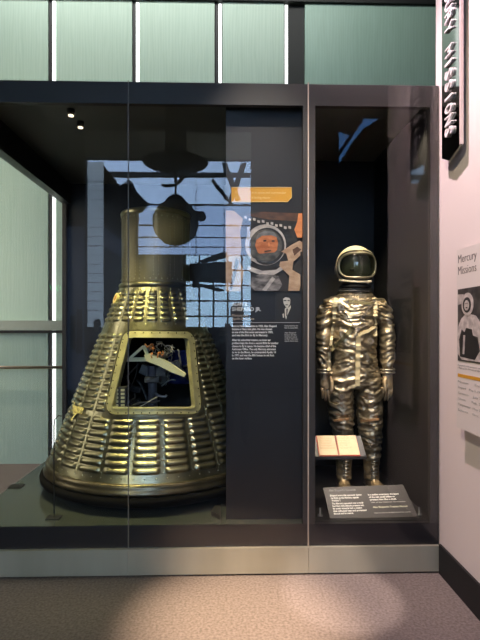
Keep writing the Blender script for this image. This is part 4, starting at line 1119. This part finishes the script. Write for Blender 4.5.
obj('lower_box', bx(V(193, 280, CY).x, V(199, 280, CY).x, 6-CY-.15, 6-CY+.15, V(193, 287, CY).z, V(193, 280, CY).z), M['craft'], t)
for x in (196, 224): obj('hanging_wire', tube(nb(), [V(x, 265, CY), (V(x, 265, CY).x, 6-CY, 6.8)], .008, 6), M['beam'], t)
# high opening on the right with blue sky and a crossed truss
o = obj('window_4', bx(hx0-.4, hx1+.4, -7.2, -7.1, hz0-.3, hz1+.5), mat('window_blue_sky', (0, 0, 0), 1, emit=(.12, .34, .85), es=3.5)); o['kind'] = 'structure'
b = nb()
def slab(pts, yy): prism(b, [V(x, y, yy) for x, y in pts], (0, -.1, 0))
slab([(341, 111), (347, 104.5), (356, 112), (362, 119), (354, 134), (338, 130)], 12.3); slab([(379, 119), (392, 112), (392, 176), (338, 176), (340, 162), (352, 143), (364, 128)], 12.35); slab([(374, 100), (376.5, 100), (340, 155), (338, 152)], 12.4)
tag(obj('roof_truss', b, M['beam']), 'crossed dark truss before blue sky, mirrored high in the suit bay', 'truss')
# exit sign behind the visitor
p = V(55, 288, 10.5)
t = thing('exit_sign', 'small green lit exit sign mirrored over the left light strip', 'exit sign', (p.x, p.y, p.z))
ex = thing  # keep the helper name short
obj('housing', bx(p.x-.16, p.x+.16, p.y-.06, p.y, p.z-.08, p.z+.08), M['black'], t)
tx = text('exit_text', 'EXIT', .15, (p.x+.13, p.y+.002, p.z-.05), -X_, Z_, mat('exit_green', (0, 0, 0), 1, emit=(.05, 1, .25), es=7), t, extrude=.002, bold=.002, width=.26)
obj('hanger', bx(p.x-.01, p.x+.01, p.y-.04, p.y-.02, p.z+.08, 6.8), M['black'], t)

# ================================================================== PEOPLE BEHIND THE CAMERA (dark mirrored figures)
cloth_m = mat('navy_jacket', (.030, .034, .045), .8); trous_m = mat('dark_trousers', (.02, .02, .024), .8)
skin_m = mat('skin', (.42, .25, .17), .55); hair_m = mat('dark_hair', (.02, .015, .01), .6); shoe_m = mat('shoe_leather', (.015, .013, .012), .4)
def chain(bm, pts, rs, seg=14, flat=1.0): return tube(bm, pts, rs, seg, flat=flat)
def person(loc, H, label, arms, face_dir=1):
    """arms: for each side (elbow, wrist) offsets in body units; faces +y"""
    t = thing('person', label, 'person', loc); L = Vector(loc); u = H/1.75
    v = lambda x, y, z: L+Vector((x, y, z))*u
    def part(name, bm, m, vox): return remeshed(name, bm, m, t, vox*u)
    b = nb()
    chain(b, [v(0, 0, .92), v(0, .005, 1.0), v(0, 0, 1.10), v(0, 0, 1.25), v(0, -.005, 1.36), v(0, -.01, 1.43), v(0, 0, 1.47)], [.165*u, .165*u, .155*u, .175*u, .19*u, .15*u, .065*u], 20, .62)
    hands = []
    for sgn, (el, wr) in zip((-1, 1), arms):
        sh = v(sgn*.185, -.01, 1.40); E = v(*el); W = v(*wr)
        chain(b, [v(sgn*.10, -.01, 1.40), sh, (sh+E)/2, E, (E+W)/2, W], [.06*u, .062*u, .052*u, .044*u, .038*u, .030*u], 12)
        hands.append((sgn, E, W))
    body = part('jacket', b, cloth_m, .014)
    b = nb()
    for sgn in (-1, 1):
        chain(b, [v(sgn*.085, 0, .96), v(sgn*.095, 0, .80), v(sgn*.10, .01, .52), v(sgn*.10, -.01, .30), v(sgn*.10, -.02, .07)], [.098*u, .092*u, .066*u, .060*u, .048*u], 14)
    part('trousers', b, trous_m, .014)
    for sgn in (-1, 1):
        b = nb(); chain(b, [v(sgn*.10, -.07, .045), v(sgn*.102, .0, .05), v(sgn*.11, .10, .038), v(sgn*.115, .17, .028)], [.036*u, .042*u, .038*u, .024*u], 12)
        part('shoe', b, shoe_m, .010)
    b = nb(); ellipsoid(b, v(0, .02, 1.635), .074*u, .092*u, .115*u, 24, 16); chain(b, [v(0, -.005, 1.44), v(0, 0, 1.50), v(0, .005, 1.58)], [.056*u, .052*u, .054*u])
    chain(b, [v(0, .10, 1.655), v(0, .122, 1.625), v(0, .108, 1.612)], [.009*u, .014*u, .010*u], 8); ellipsoid(b, v(0, .085, 1.548), .035*u, .028*u, .022*u, 12, 8)
    for sgn in (-1, 1): ellipsoid(b, v(sgn*.077, .01, 1.63), .010*u, .020*u, .032*u, 10, 8)
    hd = part('head', b, skin_m, .007)
    for sgn in (-1, 1): obj('eye', ellipsoid(nb(), v(sgn*.031, .098, 1.648), .011*u, .008*u, .007*u, 10, 8), hair_m, hd, True)
    obj('mouth', ellipsoid(nb(), v(0, .107, 1.585), .024*u, .006*u, .005*u, 10, 6), mat('lips', (.35, .12, .10), .5), hd, True)
    b = nb(); ellipsoid(b, v(0, -.004, 1.665), .085*u, .096*u, .105*u, 24, 16)
    for vv in b.verts:
        if vv.co.y > L.y+.055*u and vv.co.z < L.z+1.70*u: vv.co.y = L.y+.045*u
        if vv.co.z < L.z+1.60*u: vv.co.z = L.z+1.60*u+.2*(vv.co.z-L.z-1.60*u)
    part('hair', b, hair_m, .008)
    for sgn, E, W in hands:
        d = (W-E).normalized(); side = Vector((-sgn, 0, 0)); side = (side-d*side.dot(d)).normalized(); n_ = d.cross(side)
        b = nb(); chain(b, [W-d*.02*u, W+d*.03*u, W+d*.085*u], [.028*u, .036*u, .036*u], 12, .55); h = part('hand', b, skin_m, .006)
        K0 = W+d*.08*u
        for k in range(4):
            o_ = n_*(.027-.018*k)*u; ln = (.070, .078, .074, .058)[k]*u; a = K0+o_
            p1 = a+d*ln*.42; p2 = p1+(d*.6+side*.6)*ln*.34; p3 = p2+(d*.1+side)*ln*.26
            obj('finger', tube(nb(), [a-d*.015*u, a, p1, p2, p3], [.009*u, .0095*u, .009*u, .008*u, .006*u], 9), skin_m, h, True)
        a = W+d*.02*u+n_*.026*u; obj('thumb', tube(nb(), [a, a+(n_*.7+d*.5)*.035*u, a+(n_*.5+d*.8+side*.4)*.062*u, a+(n_*.3+d*.8+side*.8)*.085*u], [.013*u, .012*u, .0105*u, .008*u], 9), skin_m, h, True)
    return t
person((.13, -.47, 0), 1.86, 'person in dark jacket holding up a phone, faintly mirrored beside the info panel',
       (((-.26, .16, 1.14), (-.19, .36, 1.36)), ((.24, .16, 1.14), (.02, .36, 1.36))))
phone = tag(obj('phone', bx(-.037, .037, -.034, -.026, 1.45, 1.60), M['black']), 'dark phone held up in both hands by the person at the glass', 'phone')
a = V(97, 327, 11.2)
person((a.x, a.y, 0), 1.72, 'person in dark clothes standing far back, mirrored left of the capsule', (((-.23, -.02, 1.12), (-.22, .08, .88)), ((.23, -.02, 1.12), (.22, .08, .88))))
